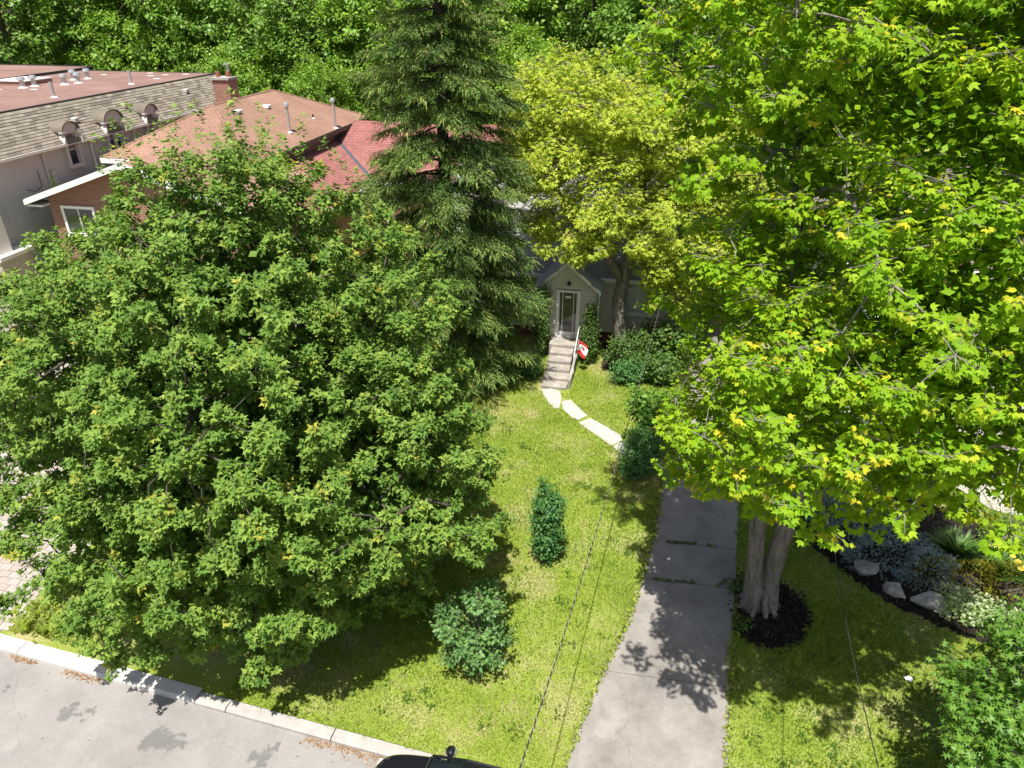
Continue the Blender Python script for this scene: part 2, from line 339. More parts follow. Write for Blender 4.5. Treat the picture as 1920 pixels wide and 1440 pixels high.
def spray(k=6, w=.07, l=.34, spread=.9):
    """a needle-clad shoot: spikes round an axis of length 1"""
    v, f = [], []
    for i in range(k):
        y = .02 + .8*i/(k-1); a = i*2.4; r = l*(1-.45*y)
        d = np.array([math.cos(a)*spread, .75, math.sin(a)*spread*.8]); d = d/np.linalg.norm(d)*r
        q = np.array([-math.sin(a), 0, math.cos(a)])*w*.5
        b0 = np.array([0, y, 0]); n = len(v)
        v += [tuple(b0-q), tuple(b0+q+np.array([0,.05,0])), tuple(b0+d)]; f.append((n, n+1, n+2))
    n = len(v); v += [(-w*.5, .3, 0), (w*.5, .3, 0), (0, 1.08, 0)]; f.append((n, n+1, n+2))
    return np.array(v), np.array(f)
T_SPRAY = spray(w=.09)

# ------------------------------------------------------------------ foliage
def crown_points(ells, n, mind, shell=.45, rg=rng, tries=40):
    """points spread through a union of ellipsoids, denser towards the outside, no two closer than mind"""
    C = np.array([e[:3] for e in ells]); Q = np.array([e[3:6] for e in ells]); vol = Q.prod(1)**(2/3); vol = vol/vol.sum()
    out = []; cell = {}
    for _ in range(n*tries):
        if len(out) >= n: break
        i = rg.choice(len(ells), p=vol)
        d = norm(rg.normal(size=3)); r = shell + (1-shell)*rg.random()**.6
        p = C[i] + d*Q[i]*r*(1 + .10*math.sin(3*d[0]+5*d[1]*1.3+i)+.08*math.sin(7*d[2]+4*d[0]))
        # skip deep inside other lobes
        q = (((p-C)/Q)**2).sum(1); q[i] = 9
        if q.min() < shell*shell*.8: continue
        key = tuple((p//mind).astype(int)); ok = True
        for a in (-1,0,1):
            for b in (-1,0,1):
                for c in (-1,0,1):
                    for k in cell.get((key[0]+a,key[1]+b,key[2]+c), ()):
                        if ((out[k]-p)**2).sum() < mind*mind: ok = False; break
                    if not ok: break
                if not ok: break
            if not ok: break
        if ok: cell.setdefault(key, []).append(len(out)); out.append(p)
    return np.array(out)
def leaves_on(tips, dirs, n, size, L_tw, petiole, droop, upw, rg=rng, young=0., jit=.25, sizevar=.3, fac=.7):
    """n leaves round each shoot tip; returns positions, frames, tint, young"""
    T = len(tips); k = np.tile(np.arange(n), T); ti = np.repeat(np.arange(T), n)
    d = dirs[ti]; ph = k*2.39996 + rg.random(T)[ti]*6.28 + rg.normal(size=T*n)*.3
    a = np.where(np.abs(d[:, 2:3]) < .9, np.array([[0,0,1.]]), np.array([[1.,0,0]]))
    e1 = norm(np.cross(d, a)); e2 = np.cross(d, e1)
    rad = np.cos(ph)[:,None]*e1 + np.sin(ph)[:,None]*e2
    fr = (k/(n-1))[:,None]                      # 0 at the tip, 1 back along the shoot
    ax = rad*(.55+.5*fr) + d*(.75-.65*fr) + np.array([0,0,-1.])*droop + rg.normal(size=(T*n,3))*jit
    ax = norm(ax)
    pos = tips[ti] - d*fr*L_tw + ax*petiole*(.5+.8*rg.random((T*n,1)))
    nr = np.array([0,0,1.])*upw*.8 + d*fac + rg.normal(size=(T*n,3))*jit*1.3
    s = size*(1 - sizevar + 2*sizevar*rg.random(T*n))*(.75+.3*fr[:,0])
    Fm = frames(ax, nr)*s[:,None,None]
    tint = np.clip(rg.random(T)[ti]*.55 + rg.random(T*n)*.45, 0, 1)
    y = (rg.random(T) < young)[ti] * (1-fr[:,0]*1.3).clip(0,1) * rg.random(T)[ti]
    y = np.maximum(y, (rg.random(T*n) < young*.015)*.7)
    return pos, Fm, tint, y
def twig_mesh(a, b, r0, r1, B):
    """thin tapered three-sided shoots from points a to points b"""
    v = [(math.cos(k*2.094), 0, math.sin(k*2.094)) for k in range(3)] + [(math.cos(k*2.094)*r1/r0, 1, math.sin(k*2.094)*r1/r0) for k in range(3)]
    f = [q for k in range(3) for q in ((k, (k+1)%3, (k+1)%3+3), (k, (k+1)%3+3, k+3))]
    d = b-a; ln = np.linalg.norm(d, axis=1); F = frames(d, np.array([[.3,.2,1.]])+0*d)
    F = np.stack([F[:,:,0]*r0, F[:,:,1]*ln[:,None], F[:,:,2]*r0], -1)
    return scatter_mesh("twigs", v, f, a-B, F)
def broadleaf(name, base, stems, ells, nb, mind, tips_per, rb, n_leaf, leaf, tmpl, mat, barkm, label, cat="tree", group=None,
              droop=.35, upw=.9, petiole=None, tw=None, young=0., shell=.45, flat=.55, seed=1, limb_r=.09, twigm=None, twigs=True, outw=.55,
              keep=None, leaf_parts=0, n_limb=16, sprigs=0, twr=(.011,.005), fac=.7, inner=0, jit=.25):
    """stems: list of (points, radii) of the trunk(s) relative to the world; crown from boughs of leaf-tipped shoots"""
    rg = np.random.default_rng(seed)
    root = empty(name, base); B = np.array(base, float)
    tag(root, label, cat, group)
    mb = MB(base); mb.smooth = True
    for pts, rad in stems: mb.tube(pts, rad, 14)
    mb.build("trunk", barkm, root)
    P = crown_points(ells, nb, mind, shell, rg)
    if keep is not None: P = P[keep(P)]
    C = np.array([e[:3] for e in ells]); ctr = C.mean(0)
    # limbs: stem tops and points along the stems reach to spread-out boughs
    sp = []
    for pts, rad in stems:
        pts = [Vector(p) for p in pts]; n = len(pts)
        for i in range(n-1):
            for t in (0,.33,.66):
                q = pts[i].lerp(pts[i+1], t)
                if (i+t)/(n-1) > .35: sp.append(np.array(q))
        sp.append(np.array(pts[-1]))
    sp = np.array(sp)
    br = MB(base); br.smooth = True
    nodes = [q for q in sp]
    sel = [int(rg.integers(len(P)))]; dm = np.linalg.norm(P-P[sel[0]],axis=1)
    for _ in range(min(n_limb, len(P))-1):
        j = int(dm.argmax()); sel.append(j); dm = np.minimum(dm, np.linalg.norm(P-P[j],axis=1))
    for j in sel:
        e = P[j]*.86 + ctr*.14; cost = np.linalg.norm(sp-e,axis=1) + np.maximum(0, sp[:,2]-e[2]+.3)*1.2
        s_ = sp[int(cost.argmin())]; pts = []; ln = np.linalg.norm(e-s_)
        c1 = s_ + (e-s_)*.35 + np.array([0,0,.22*ln]) + rg.normal(size=3)*.05*ln; c2 = s_ + (e-s_)*.75 + np.array([0,0,.10*ln]) + rg.normal(size=3)*.04*ln
        for t in np.linspace(0,1,10): pts.append(s_*(1-t)**3 + c1*3*t*(1-t)**2 + c2*3*t*t*(1-t) + e*t**3)
        br.tube(pts, [limb_r*(1-.8*t) for t in np.linspace(0,1,10)], 7, False)
        nodes += pts[3:]
    nodes = np.array(nodes); n0 = len(nodes)
    todo = np.array([j for j in range(len(P)) if j not in sel]); Q_ = P[todo]
    # grow outwards: each bough hangs on the nearest wood already there, long detours cost extra
    best = np.full(len(Q_), 1e9); par = np.zeros(len(Q_), int); al = nodes.copy(); path = np.zeros(len(nodes))
    D = np.linalg.norm(Q_[:,None,:]-nodes[None], axis=2); par = D.argmin(1); best = D.min(1); alive = np.ones(len(Q_), bool)
    allp = [q for q in nodes]; plen = [0.]*n0; load = {}
    order_ = []
    for _ in range(len(Q_)):
        k = int(np.where(alive, best, 1e9).argmin()); alive[k] = False; q = Q_[k]; pj = par[k]
        pl = plen[pj] + np.linalg.norm(q-allp[pj]); allp.append(q); plen.append(pl); ni = len(allp)-1; order_.append((pj, ni))
        d2 = np.linalg.norm(Q_-q, axis=1) + .35*pl
        m_ = alive & (d2 < best); best[m_] = d2[m_]; par[m_] = ni
    cnt = [1]*len(allp)
    for pj, ni in reversed(order_): cnt[pj] += cnt[ni]
    for pj, ni in order_:
        a_, e = allp[pj], allp[ni]; ln = np.linalg.norm(e-a_); mid = (a_+e)/2 + rg.normal(size=3)*.08*ln + np.array([0,0,.05*ln])
        r1 = limb_r*min(.5, .12*math.sqrt(cnt[ni])); br.tube([a_, mid, e], [r1*1.15, r1, r1*.85], 5, False)
    br.build("branches", barkm, root)["kind"] = "stuff"
    # shoots
    T = len(P)*tips_per; pi_ = np.repeat(np.arange(len(P)), tips_per)
    dlt = norm(rg.normal(size=(T,3)))*(rg.random((T,1))**.45)
    off = dlt*np.array([rb,rb,rb*flat])
    tips = P[pi_] + off
    i_near = ((P[:,None,:]-C[None])**2).sum(-1).argmin(1)
    out = norm(P - C[i_near])[pi_]
    dirs = norm(out*outw + np.array([0,0,.55]) + dlt*.7 + rg.normal(size=(T,3))*.15)
    if sprigs:      # long leaders poking out of the top
        top = P[np.argsort(-(P[:,2]))[:sprigs]]
        for p in top:
            h = .45+.5*rg.random()
            for t in (.35,.7,1.0):
                tips = np.vstack([tips, p+np.array([rg.normal()*.08,rg.normal()*.08,rb*flat+h*t])]); dirs = np.vstack([dirs,[[0,0,1.]]]); pi_ = np.append(pi_, np.argmin(((P-p)**2).sum(1)))
    if twigs:
        link("twigs", twig_mesh(P[pi_], tips, twr[0], twr[1], B), twigm or barkm, root)["kind"] = "stuff"
    pos, Fm, tint, y = leaves_on(tips, dirs, n_leaf, leaf, tw or leaf*1.6, petiole or leaf*.55, droop, upw, rg, young, jit, fac=fac)
    if leaf_parts:
        # the largest-showing leaves are parts of their own
        dcam = np.linalg.norm(pos - np.array([0,0,14.]), axis=1)
        X = pos[:,0]; Yd = pos[:,1]*math.cos(R(29)) - (pos[:,2]-14)*math.sin(R(29)); Up = pos[:,1]*math.sin(R(29)) + (pos[:,2]-14)*math.cos(R(29))
        inside = (np.abs(X/Yd) < .71) & (np.abs(Up/Yd) < .53)
        order = np.argsort(np.where(inside, dcam, 1e9))[:leaf_parts]
        lm = []
        for tq in (.1,.35,.6,.85):
            me = scatter_mesh("leaf", tmpl[0], tmpl[1], np.zeros((1,3)), np.eye(3)[None], {"tint":[tq], "young":[0.]}); me.materials.append(mat); lm.append(me)
        me = scatter_mesh("leaf", tmpl[0], tmpl[1], np.zeros((1,3)), np.eye(3)[None], {"tint":[.7], "young":[.7]}); me.materials.append(mat); lm.append(me)
        for i in order:
            o = bpy.data.objects.new("leaf", lm[4] if y[i] > .35 else lm[int(tint[i]*3.99)]); COL.objects.link(o); o.parent = root
            M = Matrix([list(Fm[i][r]) + [float(pos[i][r]-B[r])] for r in range(3)] + [[0,0,0,1]]); o.matrix_local = M
        msk = np.ones(len(pos), bool); msk[order] = False
        pos, Fm, tint, y = pos[msk], Fm[msk], tint[msk], y[msk]
    me = scatter_mesh("crown", tmpl[0], tmpl[1], pos - B, Fm, {"tint": tint, "young": y})
    c = link("crown", me, mat, root); c["kind"] = "stuff"
    if inner:       # larger leaves filling the crown's inside, tinted darker as shade in the gaps
        Qe = np.array([e[3:6] for e in ells]); vv_ = Qe.prod(1)/Qe.prod(1).sum(); ii = rg.choice(len(ells), inner, p=vv_)
        p_ = C[ii] + norm(rg.normal(size=(inner,3)))*Qe[ii]*(.25+.5*rg.random((inner,1)))
        if keep is not None: p_ = p_[keep(p_)]
        k_ = len(p_); a_ = norm(rg.normal(size=(k_,3))*np.array([1,1,.4])+np.array([0,0,-.3]))
        F_ = frames(a_, np.array([0,0,1.])+rg.normal(size=(k_,3))*.4)*(leaf*1.5*(.7+.6*rg.random(k_)))[:,None,None]
        link("inner_foliage", scatter_mesh("inner_foliage", *T_DIAM, p_-B, F_, {"tint": rg.random(k_)*.6, "young": np.zeros(k_)}), mat, root)["kind"] = "stuff"
    return root
def copy_tree(src, loc, rz=0., sc=1., parent=None):
    c = src.copy(); COL.objects.link(c); c.parent = parent
    if parent is None: c.location = loc; c.rotation_euler = (0,0,rz); c.scale = (sc,sc,sc) if not hasattr(sc,'__len__') else sc
    for ch in list(src.children): copy_tree(ch, None, parent=c)
    return c
def shrub(name, base, ells, n_tips, n_leaf, leaf, tmpl, mat, label, cat="shrub", group=None, seed=1, droop=.25, upw=.8, shell=.35, stemn=6, young=0., barkm=None, parts=True):
    rg = np.random.default_rng(seed); root = empty(name, base); B = np.array(base); tag(root, label, cat, group)
    E = [(e[0]+base[0], e[1]+base[1], e[2]+base[2], *e[3:]) for e in ells]
    vol = sum(e[3]*e[4]*e[5] for e in E)*4.2
    tips = crown_points(E, n_tips, (vol/n_tips)**(1/3)*.55, shell, rg)
    C = np.array([e[:3] for e in E]); i_near = (((tips[:,None,:]-C[None])/np.array([e[3:6] for e in E])[None])**2).sum(-1).argmin(1)
    dirs = norm(norm(tips-C[i_near])*.8 + np.array([0,0,.5]) + rg.normal(size=tips.shape)*.2)
    pos, Fm, tint, y = leaves_on(tips, dirs, n_leaf, leaf, leaf*1.8, leaf*.45, droop, upw, rg, young)
    ok = pos[:,2] > base[2] + .02
    me = scatter_mesh("foliage", tmpl[0], tmpl[1], (pos-B)[ok], Fm[ok], {"tint": tint[ok], "young": y[ok]})
    c = link("foliage", me, mat, root); c["kind"] = "stuff"
    st = MB(base); st.smooth = True
    for i in range(stemn):
        p = tips[int(rg.integers(len(tips)))]; a = B + np.array([rg.normal()*.06, rg.normal()*.06, -.03]); m = (a+p)/2 + np.array([0,0,.1])
        st.tube([a, m, p], [.022,.016,.007], 6, False)
    st.build("stems", barkm or M_barkd, root)
    return root

# ================================================================== the setting
def sheet(name, pts, z, mat, thick=0., kind="structure"):
    mb = MB()
    if thick: mb.prism([(p[0],p[1],z) for p in pts], (0,0,0), (0,0,-thick))
    else: mb.add([(p[0],p[1],z) for p in pts], [tuple(range(len(pts)))])
    o = mb.build(name, mat); o["kind"] = kind; return o
def LP(*uv): return [tuple(L(u, v))[:2] for u, v in uv]
KP = np.array([-12.45, 12.01]); KD = np.array([.963, -.270]); KD /= np.linalg.norm(KD); KN = np.array([-KD[1], KD[0]])
def K2(t, n): p = KP + KD*t + KN*n; return (float(p[0]), float(p[1]))
sheet("ground", [(-900,-900),(900,-900),(900,900),(-900,900)], -.17, M_ground)
sheet("road", [K2(-90,-10.5),K2(110,-10.5),K2(110,.06),K2(-90,.06)], -.12, M_road)
sheet("lawn", [K2(-90,.28),K2(110,.28),K2(110,110),K2(-90,110)], 0., M_lawn)
# kerb: one thing, its cast lengths are parts
kr = tag(empty("kerb", (0,0,0)), "pale concrete kerb with a wider bright new length beside the road", "kerb")
ts = [-14,-11,-8,-5.2,-2.4,.5,3.15,5.5,6.3,8.9,11.4,13.2]
for i in range(len(ts)-1):
    a, b = ts[i]+.012, ts[i+1]-.012
    new = b < 5.6; w = .34 if new else .26; h = .022 if new else .012
    if b > 11.5: h = -.03
    P = [(0,-.16),(0,h-.05),(.05,h),(w,h+.005),(w,-.16)]
    mb = MB(); vs_ = [(*K2(t, n), z) for t in (a, b) for n, z in P]
    mb.add(vs_, [(0,1,2,3,4),(9,8,7,6,5)] + [(k,k+5,(k+1)%5+5,(k+1)%5) for k in range(5)])
    mb.build("kerb_length", M_kerbn if new else M_kerbo, kr)
# concrete driveway in slabs, weeds in the joints
DL = [(-1.15,7.9),(-.75,9.),(-.25,11.2),(.37,13.3),(.88,16.7),(1.14,20.),(1.75,21.3),(2.0,25.3),(2.26,28.),(2.3,38.)]
DR = [(2.5,7.5),(2.58,9.66),(2.72,11.2),(2.88,13.3),(3.10,15.),(3.4,18.2),(3.5,21.3),(3.5,25.3),(3.6,28),(3.7,38)]
def at_v(T, v):
    for (u0,v0),(u1,v1) in zip(T, T[1:]):
        if v0 <= v <= v1: return u0 + (u1-u0)*(v-v0)/(v1-v0)
    return T[0][0] if v < T[0][1] else T[-1][0]
drv = lot_root("driveway", 1.5, 14); drv["kind"] = "structure"
cuts = [8.0, 11.6, 14.82, 16.4, 19.4, 22.6, 26., 30., 37.5]
for i in range(len(cuts)-1):
    g = .011 if i in (1,2,3) else .005
    vv = np.linspace(cuts[i]+g, cuts[i+1]-g, 7); tilt = random.uniform(-.02,.02)
    poly = [(at_v(DL,v), v-.06+random.uniform(-.012,.012), .022) for v in vv] + [(at_v(DR,v), v+.04, .022) for v in vv[::-1]]
    mb = lmb(drv); mb.prism(poly, (0,0,0), (0,0,-.06)); mb.build("slab", M_conc, drv)
pth = lot_root("garden_path", -2, 23); pth["kind"] = "structure"
for poly in ([(-3.75,24.5),(-3.35,24.66),(-2.98,24.5),(-2.85,23.88),(-2.84,23.22),(-3.01,23.14),(-3.4,23.7)],
             [(-2.81,23.72),(-2.50,23.95),(-1.74,22.86),(-2.04,22.50),(-2.28,22.63),(-2.68,23.14)],
             [(-1.99,22.31),(-1.60,22.74),(-.41,21.80),(-.36,21.42),(-.69,21.04)],
             [(-.64,21.0),(-.33,21.38),(.25,20.95),(1.1,20.5),(1.08,19.9),(-.2,20.5)]):
    mb = lmb(pth); mb.prism([(u,v,.03+random.uniform(-.008,.008)) for u,v in poly], (0,0,0), (0,0,-.06)); mb.build("slab", M_path, pth)
# paver driveway on the left
LPV = [(-24.5,8.9),(-14.95,9.62),(-15.0,12.5),(-15.3,16),(-15.6,22),(-15.8,31),(-24.5,31)]
def inpoly(x, y, P):
    c = False; n = len(P)
    for i in range(n):
        x0,y0 = P[i]; x1,y1 = P[(i+1)%n]
        if (y0 > y) != (y1 > y) and x < (x1-x0)*(y-y0)/(y1-y0)+x0: c = not c
    return c
pv = lot_root("paver_driveway", -19, 14); pv["kind"] = "structure"
lmb(pv).prism([(u,v,.004) for u,v in LPV], (0,0,0), (0,0,-.03)).build("joint_bed", M_sand, pv)
def wedge(w, h, t0, t1):
    """tile lying in x,y: width w, length h, thickness t0 at y=0 and t1 at y=h, no underside"""
    v = [(0,0,0),(w,0,0),(w,h,0),(0,h,0),(0,0,t0),(w,0,t0),(w,h,t1),(0,h,t1)]
    f = [(4,5,6),(4,6,7),(0,1,5),(0,5,4),(1,2,6),(1,6,5),(3,0,4),(3,4,7),(2,3,7),(2,7,6)]
    return np.array(v, float), np.array(f)
CAMP = np.array([0,0,14.])
def tiles(root, name, O, A, B, N, pts, w, h, t0, t1, mats, nparts, jit=0.):
    """pts: list of (a,b) tile origins in the plane O + a*A + b*B. The nparts that show largest are objects, the rest one part"""
    if not pts: return
    O = np.array(O, float); A = np.array(A, float); B = np.array(B, float); N = np.array(N, float); pts = np.array(pts)
    tv, tf = wedge(w, h, t0, t1); Mx = np.stack([A, B, N], -1)
    pos = O + pts[:,:1]*A + pts[:,1:2]*B + N*(rng.random((len(pts),1))-.5)*jit
    wpos = np.array([tuple(L(*p)) for p in pos]); x = wpos[:,0]; dz = wpos[:,2]-14
    D = wpos[:,1]*math.cos(R(29)) - dz*math.sin(R(29)); U = wpos[:,1]*math.sin(R(29)) + dz*math.cos(R(29))
    vis = (np.abs(x/D) < .74) & (np.abs(U/D) < .56)
    order = np.argsort(np.where(vis, D, 1e6+D)); mi = rng.integers(0, len(mats), len(pts)); o0 = np.array(root["_o"])
    ms = []
    for m in mats:
        me = bpy.data.meshes.new(name); me.from_pydata([tuple(Mx@q) for q in tv], [], [tuple(int(k) for k in q) for q in tf]); me.materials.append(m); ms.append(me)
    for i in order[:nparts]:
        o = bpy.data.objects.new(name, ms[mi[i]]); COL.objects.link(o); o.parent = root; o.location = pos[i]-o0
    rest = order[nparts:]
    if len(rest):
        me = scatter_mesh(name+"s", tv, tf, pos[rest]-o0, np.repeat(Mx[None], len(rest), 0))
        for m in mats: me.materials.append(m)
        me.polygons.foreach_set("material_index", np.repeat(mi[rest], len(tf)).astype(np.int32))
        link(name+"s", me, None, root)["kind"] = "stuff"
pp = []
r_ = 0; v = 8.9
while v < 27:
    u = -24.5 - (r_ % 2)*.17
    while u < -15:
        if inpoly(u+.15, v+.1, LPV): pp.append((u, v))
        u += .335
    v += .225; r_ += 1
tiles(pv, "paver", (0,0,.004), (1,0,0), (0,1,0), (0,0,1), pp, .32, .21, .03, .03, [M_paver, M_paver2, M_paver], 300, .008)
# pavement by the right-hand house
RPV = [(9.4,23.9),(9.4,22.2),(10.2,19.9),(12.,19.2),(17,18.2),(26,17),(26,23.9)]
rp = lot_root("forecourt", 13, 21); rp["kind"] = "structure"
for i in range(6):
    a = 9.4 + i*1.7
    poly = [(a,23.9),(a,max(22.2-(a-9.4)*2.6,20.3-(a-9.4)*.28)),(a+1.67,max(22.2-(a+1.67-9.4)*2.6,20.3-(a+1.67-9.4)*.28)),(a+1.67,23.9)]
    lmb(rp).prism([(u,v_,.03) for u,v_ in poly], (0,0,0), (0,0,-.06)).build("slab", M_path, rp)
# mulch
def mound(name, poly, h, mat, seed):
    """a raised bed: dense grid clipped to a polygon"""
    rg = np.random.default_rng(seed); P = LP(*poly); xs = [p[0] for p in P]; ys = [p[1] for p in P]
    st = .12; mb = MB(); idx = {}
    nx = int((max(xs)-min(xs))/st)+1; ny = int((max(ys)-min(ys))/st)+1
    def ed(x, y):
        d = 9
        for i in range(len(P)):
            a = np.array(P[i]); b = np.array(P[(i+1)%len(P)]); t = np.clip(np.dot((x,y)-a, b-a)/np.dot(b-a,b-a),0,1); d = min(d, np.linalg.norm((x,y)-a-(b-a)*t))
        return d
    for i in range(nx):
        for j in range(ny):
            x, y = min(xs)+i*st, min(ys)+j*st
            if inpoly(x, y, P): idx[i,j] = len(mb.v); mb.v.append((x+rg.normal()*.02, y+rg.normal()*.02, .012+h*min(1,ed(x,y)/.5)+rg.normal()*.012))
    for (i,j) in list(idx):
        if (i+1,j) in idx and (i,j+1) in idx and (i+1,j+1) in idx: mb.f.append((idx[i,j],idx[i+1,j],idx[i+1,j+1],idx[i,j+1]))
    o = mb.build(name, mat); o["kind"] = "structure"; return o
RING = [(2.98,13.35),(3.3,13.0),(4.0,12.95),(4.6,13.4),(4.9,14.2),(4.75,15.0),(4.2,15.4),(3.5,15.5),(3.12,15.2)]
BED = [(5.3,17.0),(5.8,16.3),(6.4,15.6),(7.0,15.05),(7.6,14.7),(8.5,14.25),(9.9,13.95),(13.5,13.3),(13.5,17.5),(10.6,18.9),(8.5,20.5),(5.3,20)]
mound("mulch_ring", RING, .07, M_mulch, 1); mound("mulch_bed", BED, .09, M_mulch, 2)
mound("mulch_border", [(-1.6,26.6),(2.1,25.9),(2.1,29.4),(-1.8,29.4)], .06, M_mulch, 3)
mound("bare_soil", [(.1,24.3),(.55,24.1),(.7,24.5),(.4,24.75),(.1,24.6)], .03, M_sand, 4)

M_chip = leafmat("mulch_chip", [(.012,.010,.009),(.035,.027,.021),(.085,.068,.055)], None, trans=0., rough=.9, spec=.1)
def chips(name, poly, n, label, seed):
    rg = np.random.default_rng(seed); us = [p[0] for p in poly]; vs2 = [p[1] for p in poly]; P = []
    while len(P) < n:
        u, v = rg.uniform(min(us)-.1,max(us)+.1), rg.uniform(min(vs2)-.1,max(vs2)+.1)
        if inpoly(u+rg.normal()*.07, v+rg.normal()*.07, poly): P.append(tuple(L(u,v,.05+.06*rg.random())))
    P = np.array(P); a = rg.random(n)*6.28
    me = scatter_mesh(name, *T_DIAM, P, frames(np.stack([np.cos(a),np.sin(a),rg.normal(size=n)*.35],-1), np.array([0,0,1.])+rg.normal(size=(n,3))*.5)*(.04+.06*rg.random(n))[:,None,None], {"tint": rg.random(n)**2})
    o = link(name, me, M_chip); o["kind"] = "stuff"; o["label"] = label
chips("mulch_chips", RING, 2600, "dark wood chips round the maple trunk", 15); chips("mulch_chips", BED, 9000, "dark wood chips on the garden bed", 16)
# ------------------------------------------------------------------ grass (nobody could count it)
def grass(n, box, seed, dens=1., name="grass", hgt=(.05,.10)):
    rg = np.random.default_rng(seed)
    u = box[0]+(box[1]-box[0])*rg.random(n); v = box[2]+(box[3]-box[2])*rg.random(n)
    x = u*CA+v*SA; y = -u*SA+v*CA
    dl = np.interp(v, [p[1] for p in DL], [p[0] for p in DL]); dr = np.interp(v, [p[1] for p in DR], [p[0] for p in DR])
    edge = .05*np.sin(v*5)+.04*np.sin(v*11.3)
    ok = ~((u > dl+.02+edge) & (u < dr-.02+edge))
    kn = (x-KP[0])*KN[0] + (y-KP[1])*KN[1]; kt = (x-KP[0])*KD[0] + (y-KP[1])*KD[1]
    ok &= kn > np.where(kt < 5.6, .36, .25) + .05*np.sin(kt*7)
    for P in (RING, BED):
        c_ = np.zeros(n, bool)
        for i in range(len(P)):
            x0,y0 = P[i]; x1,y1 = P[(i+1)%len(P)]
            if y0 != y1: c_ ^= ((y0 > v) != (y1 > v)) & (u < (x1-x0)*(v-y0)/(y1-y0)+x0)
        ok &= ~c_
    def seg(u0,v0,u1,v1,w):
        t = np.clip(((u-u0)*(u1-u0)+(v-v0)*(v1-v0))/((u1-u0)**2+(v1-v0)**2),0,1)
        return np.hypot(u-u0-(u1-u0)*t, v-v0-(v1-v0)*t) < w
    ok &= ~(seg(-3.3,24.2,-2.7,23.5,.30)|seg(-2.7,23.5,-.1,20.95,.27)|seg(-.1,20.95,1.1,20.2,.27))
    ok &= ~((u > -3.9) & (u < -2.6) & (v > 24.4)); ok &= ~((u < -14.9) & (u > -24.5))
    u, v, x, y = u[ok], v[ok], x[ok], y[ok]; m = len(u)
    def nz(s, k): return (np.sin(x*s+k)+np.sin(y*s*1.17+k*2.1)+np.sin((x+y)*s*.71+k*3)+np.sin((x-y*1.3)*s*.53+k*5))/4
    dry = .5+.42*nz(1.3, 2.)+.38*nz(4.1, 5.)+.2*nz(9.3,1.)
    right = u > 2.5
    dryness = np.clip((dry-.60)*2.2, 0, .9)*np.where(right, .35, 1.)
    dryness += (.55+.6*nz(5.,3.))*(np.exp(-((u-(-.9))**2/.7+(v-10.4)**2/5.))*.8 + np.exp(-((u-.1)**2/.25+(v-12.3)**2/6.))*.7 + np.exp(-((u+5)**2/4.+(v-9.6)**2/.5))*.5)
    tint = np.clip(.45+.3*nz(2.3, 9.)+.25*nz(.6,1.)+.28*nz(17.,4.)+rg.normal(size=m)*.2 - np.where(right,.16,0.), 0, 1)
    yg = np.clip(dryness + rg.normal(size=m)*.12, 0, 1)*(rg.random(m) < .85)
    ang = rg.random(m)*6.283; lean = .25+.75*rg.random(m); h = hgt[0]+(hgt[1]-hgt[0])*rg.random(m)
    ax = np.stack([np.cos(ang)*lean, np.sin(ang)*lean, np.ones(m)], -1)
    a2 = ang + rg.normal(size=m)*.5; nr = np.stack([np.cos(a2), np.sin(a2), .5*np.ones(m)], -1)
    F = frames(ax, nr)*h[:,None,None]
    T = (np.array([(-.16,0,0),(.16,0,0),(0,1,0)]), np.array([(0,1,2)]))
    me = scatter_mesh(name, *T, np.stack([x,y,np.zeros(m)],-1), F, {"tint": tint, "young": yg})
    o = link(name, me, M_blade); tag(o, None, None, None, "stuff"); o["label"] = "short yellow-green lawn grass"; return o
GR = dict(full=1)
grass(330000, (-8.5,12.5,8.4,27.5), 11)
def tufts(name, spots, n, spread, h, mat, label, seed):
    rg = np.random.default_rng(seed); P = []
    for (u, v) in spots: P += [tuple(L(u+rg.normal()*spread, v+rg.normal()*spread)) for _ in range(n)]
    P = np.array(P); m = len(P); ang = rg.random(m)*6.28
    ax = np.stack([np.cos(ang)*.9, np.sin(ang)*.9, np.ones(m)],-1); nr = np.stack([np.cos(ang),np.sin(ang),.3*np.ones(m)],-1)
    me = scatter_mesh(name, *T_DIAM, P+np.array([0,0,.02]), frames(ax, nr)*(h*(.6+.8*rg.random(m)))[:,None,None], {"tint": rg.random(m), "young": rg.random(m)*.3})
    o = link(name, me, mat); o["kind"] = "stuff"; o["label"] = label; return o
def along(a, b, n): return [(a[0]+(b[0]-a[0])*t, a[1]+(b[1]-a[1])*t) for t in np.linspace(0,1,n)]
tufts("joint_weeds", along((1.3,16.36),(2.1,16.42),26)+along((.95,14.76),(2.0,14.84),22)+along((2.6,14.84),(2.95,15.2),10)+along((2.4,16.42),(2.6,16.44),4)+along((2.95,11.4),(2.9,13),8), 5, .03, .065, M_weed, "green weeds growing in the driveway joints", 5)
tufts("long_verge_grass", [(-14.6+2.4*random.random(), 9.9+1.7*random.random()) for _ in range(150)], 14, .12, .22, M_blade, "unmown grass on the verge by the paved driveway", 6)
tufts("lawn_weeds", [q for q in ((random.uniform(-6,1.), random.uniform(9.5,22.5)) for _ in range(190)) if q[0] < at_v(DL,q[1])-.35 and q[1] < 20+(-1.1-q[0])*.5]+[(random.uniform(3,8.5), random.uniform(9.2,13)) for _ in range(60)], 16, .09, .075, M_weed, "darker clover and weeds scattered through the lawn", 9)
tufts("driveway_edge_grass", [(at_v(DL,v)+.03, v) for v in np.arange(9,21,.11)]+[(at_v(DR,v)-.02, v) for v in np.arange(9,13,.13)], 9, .04, .10, M_blade, "grass creeping over the driveway edges", 10)
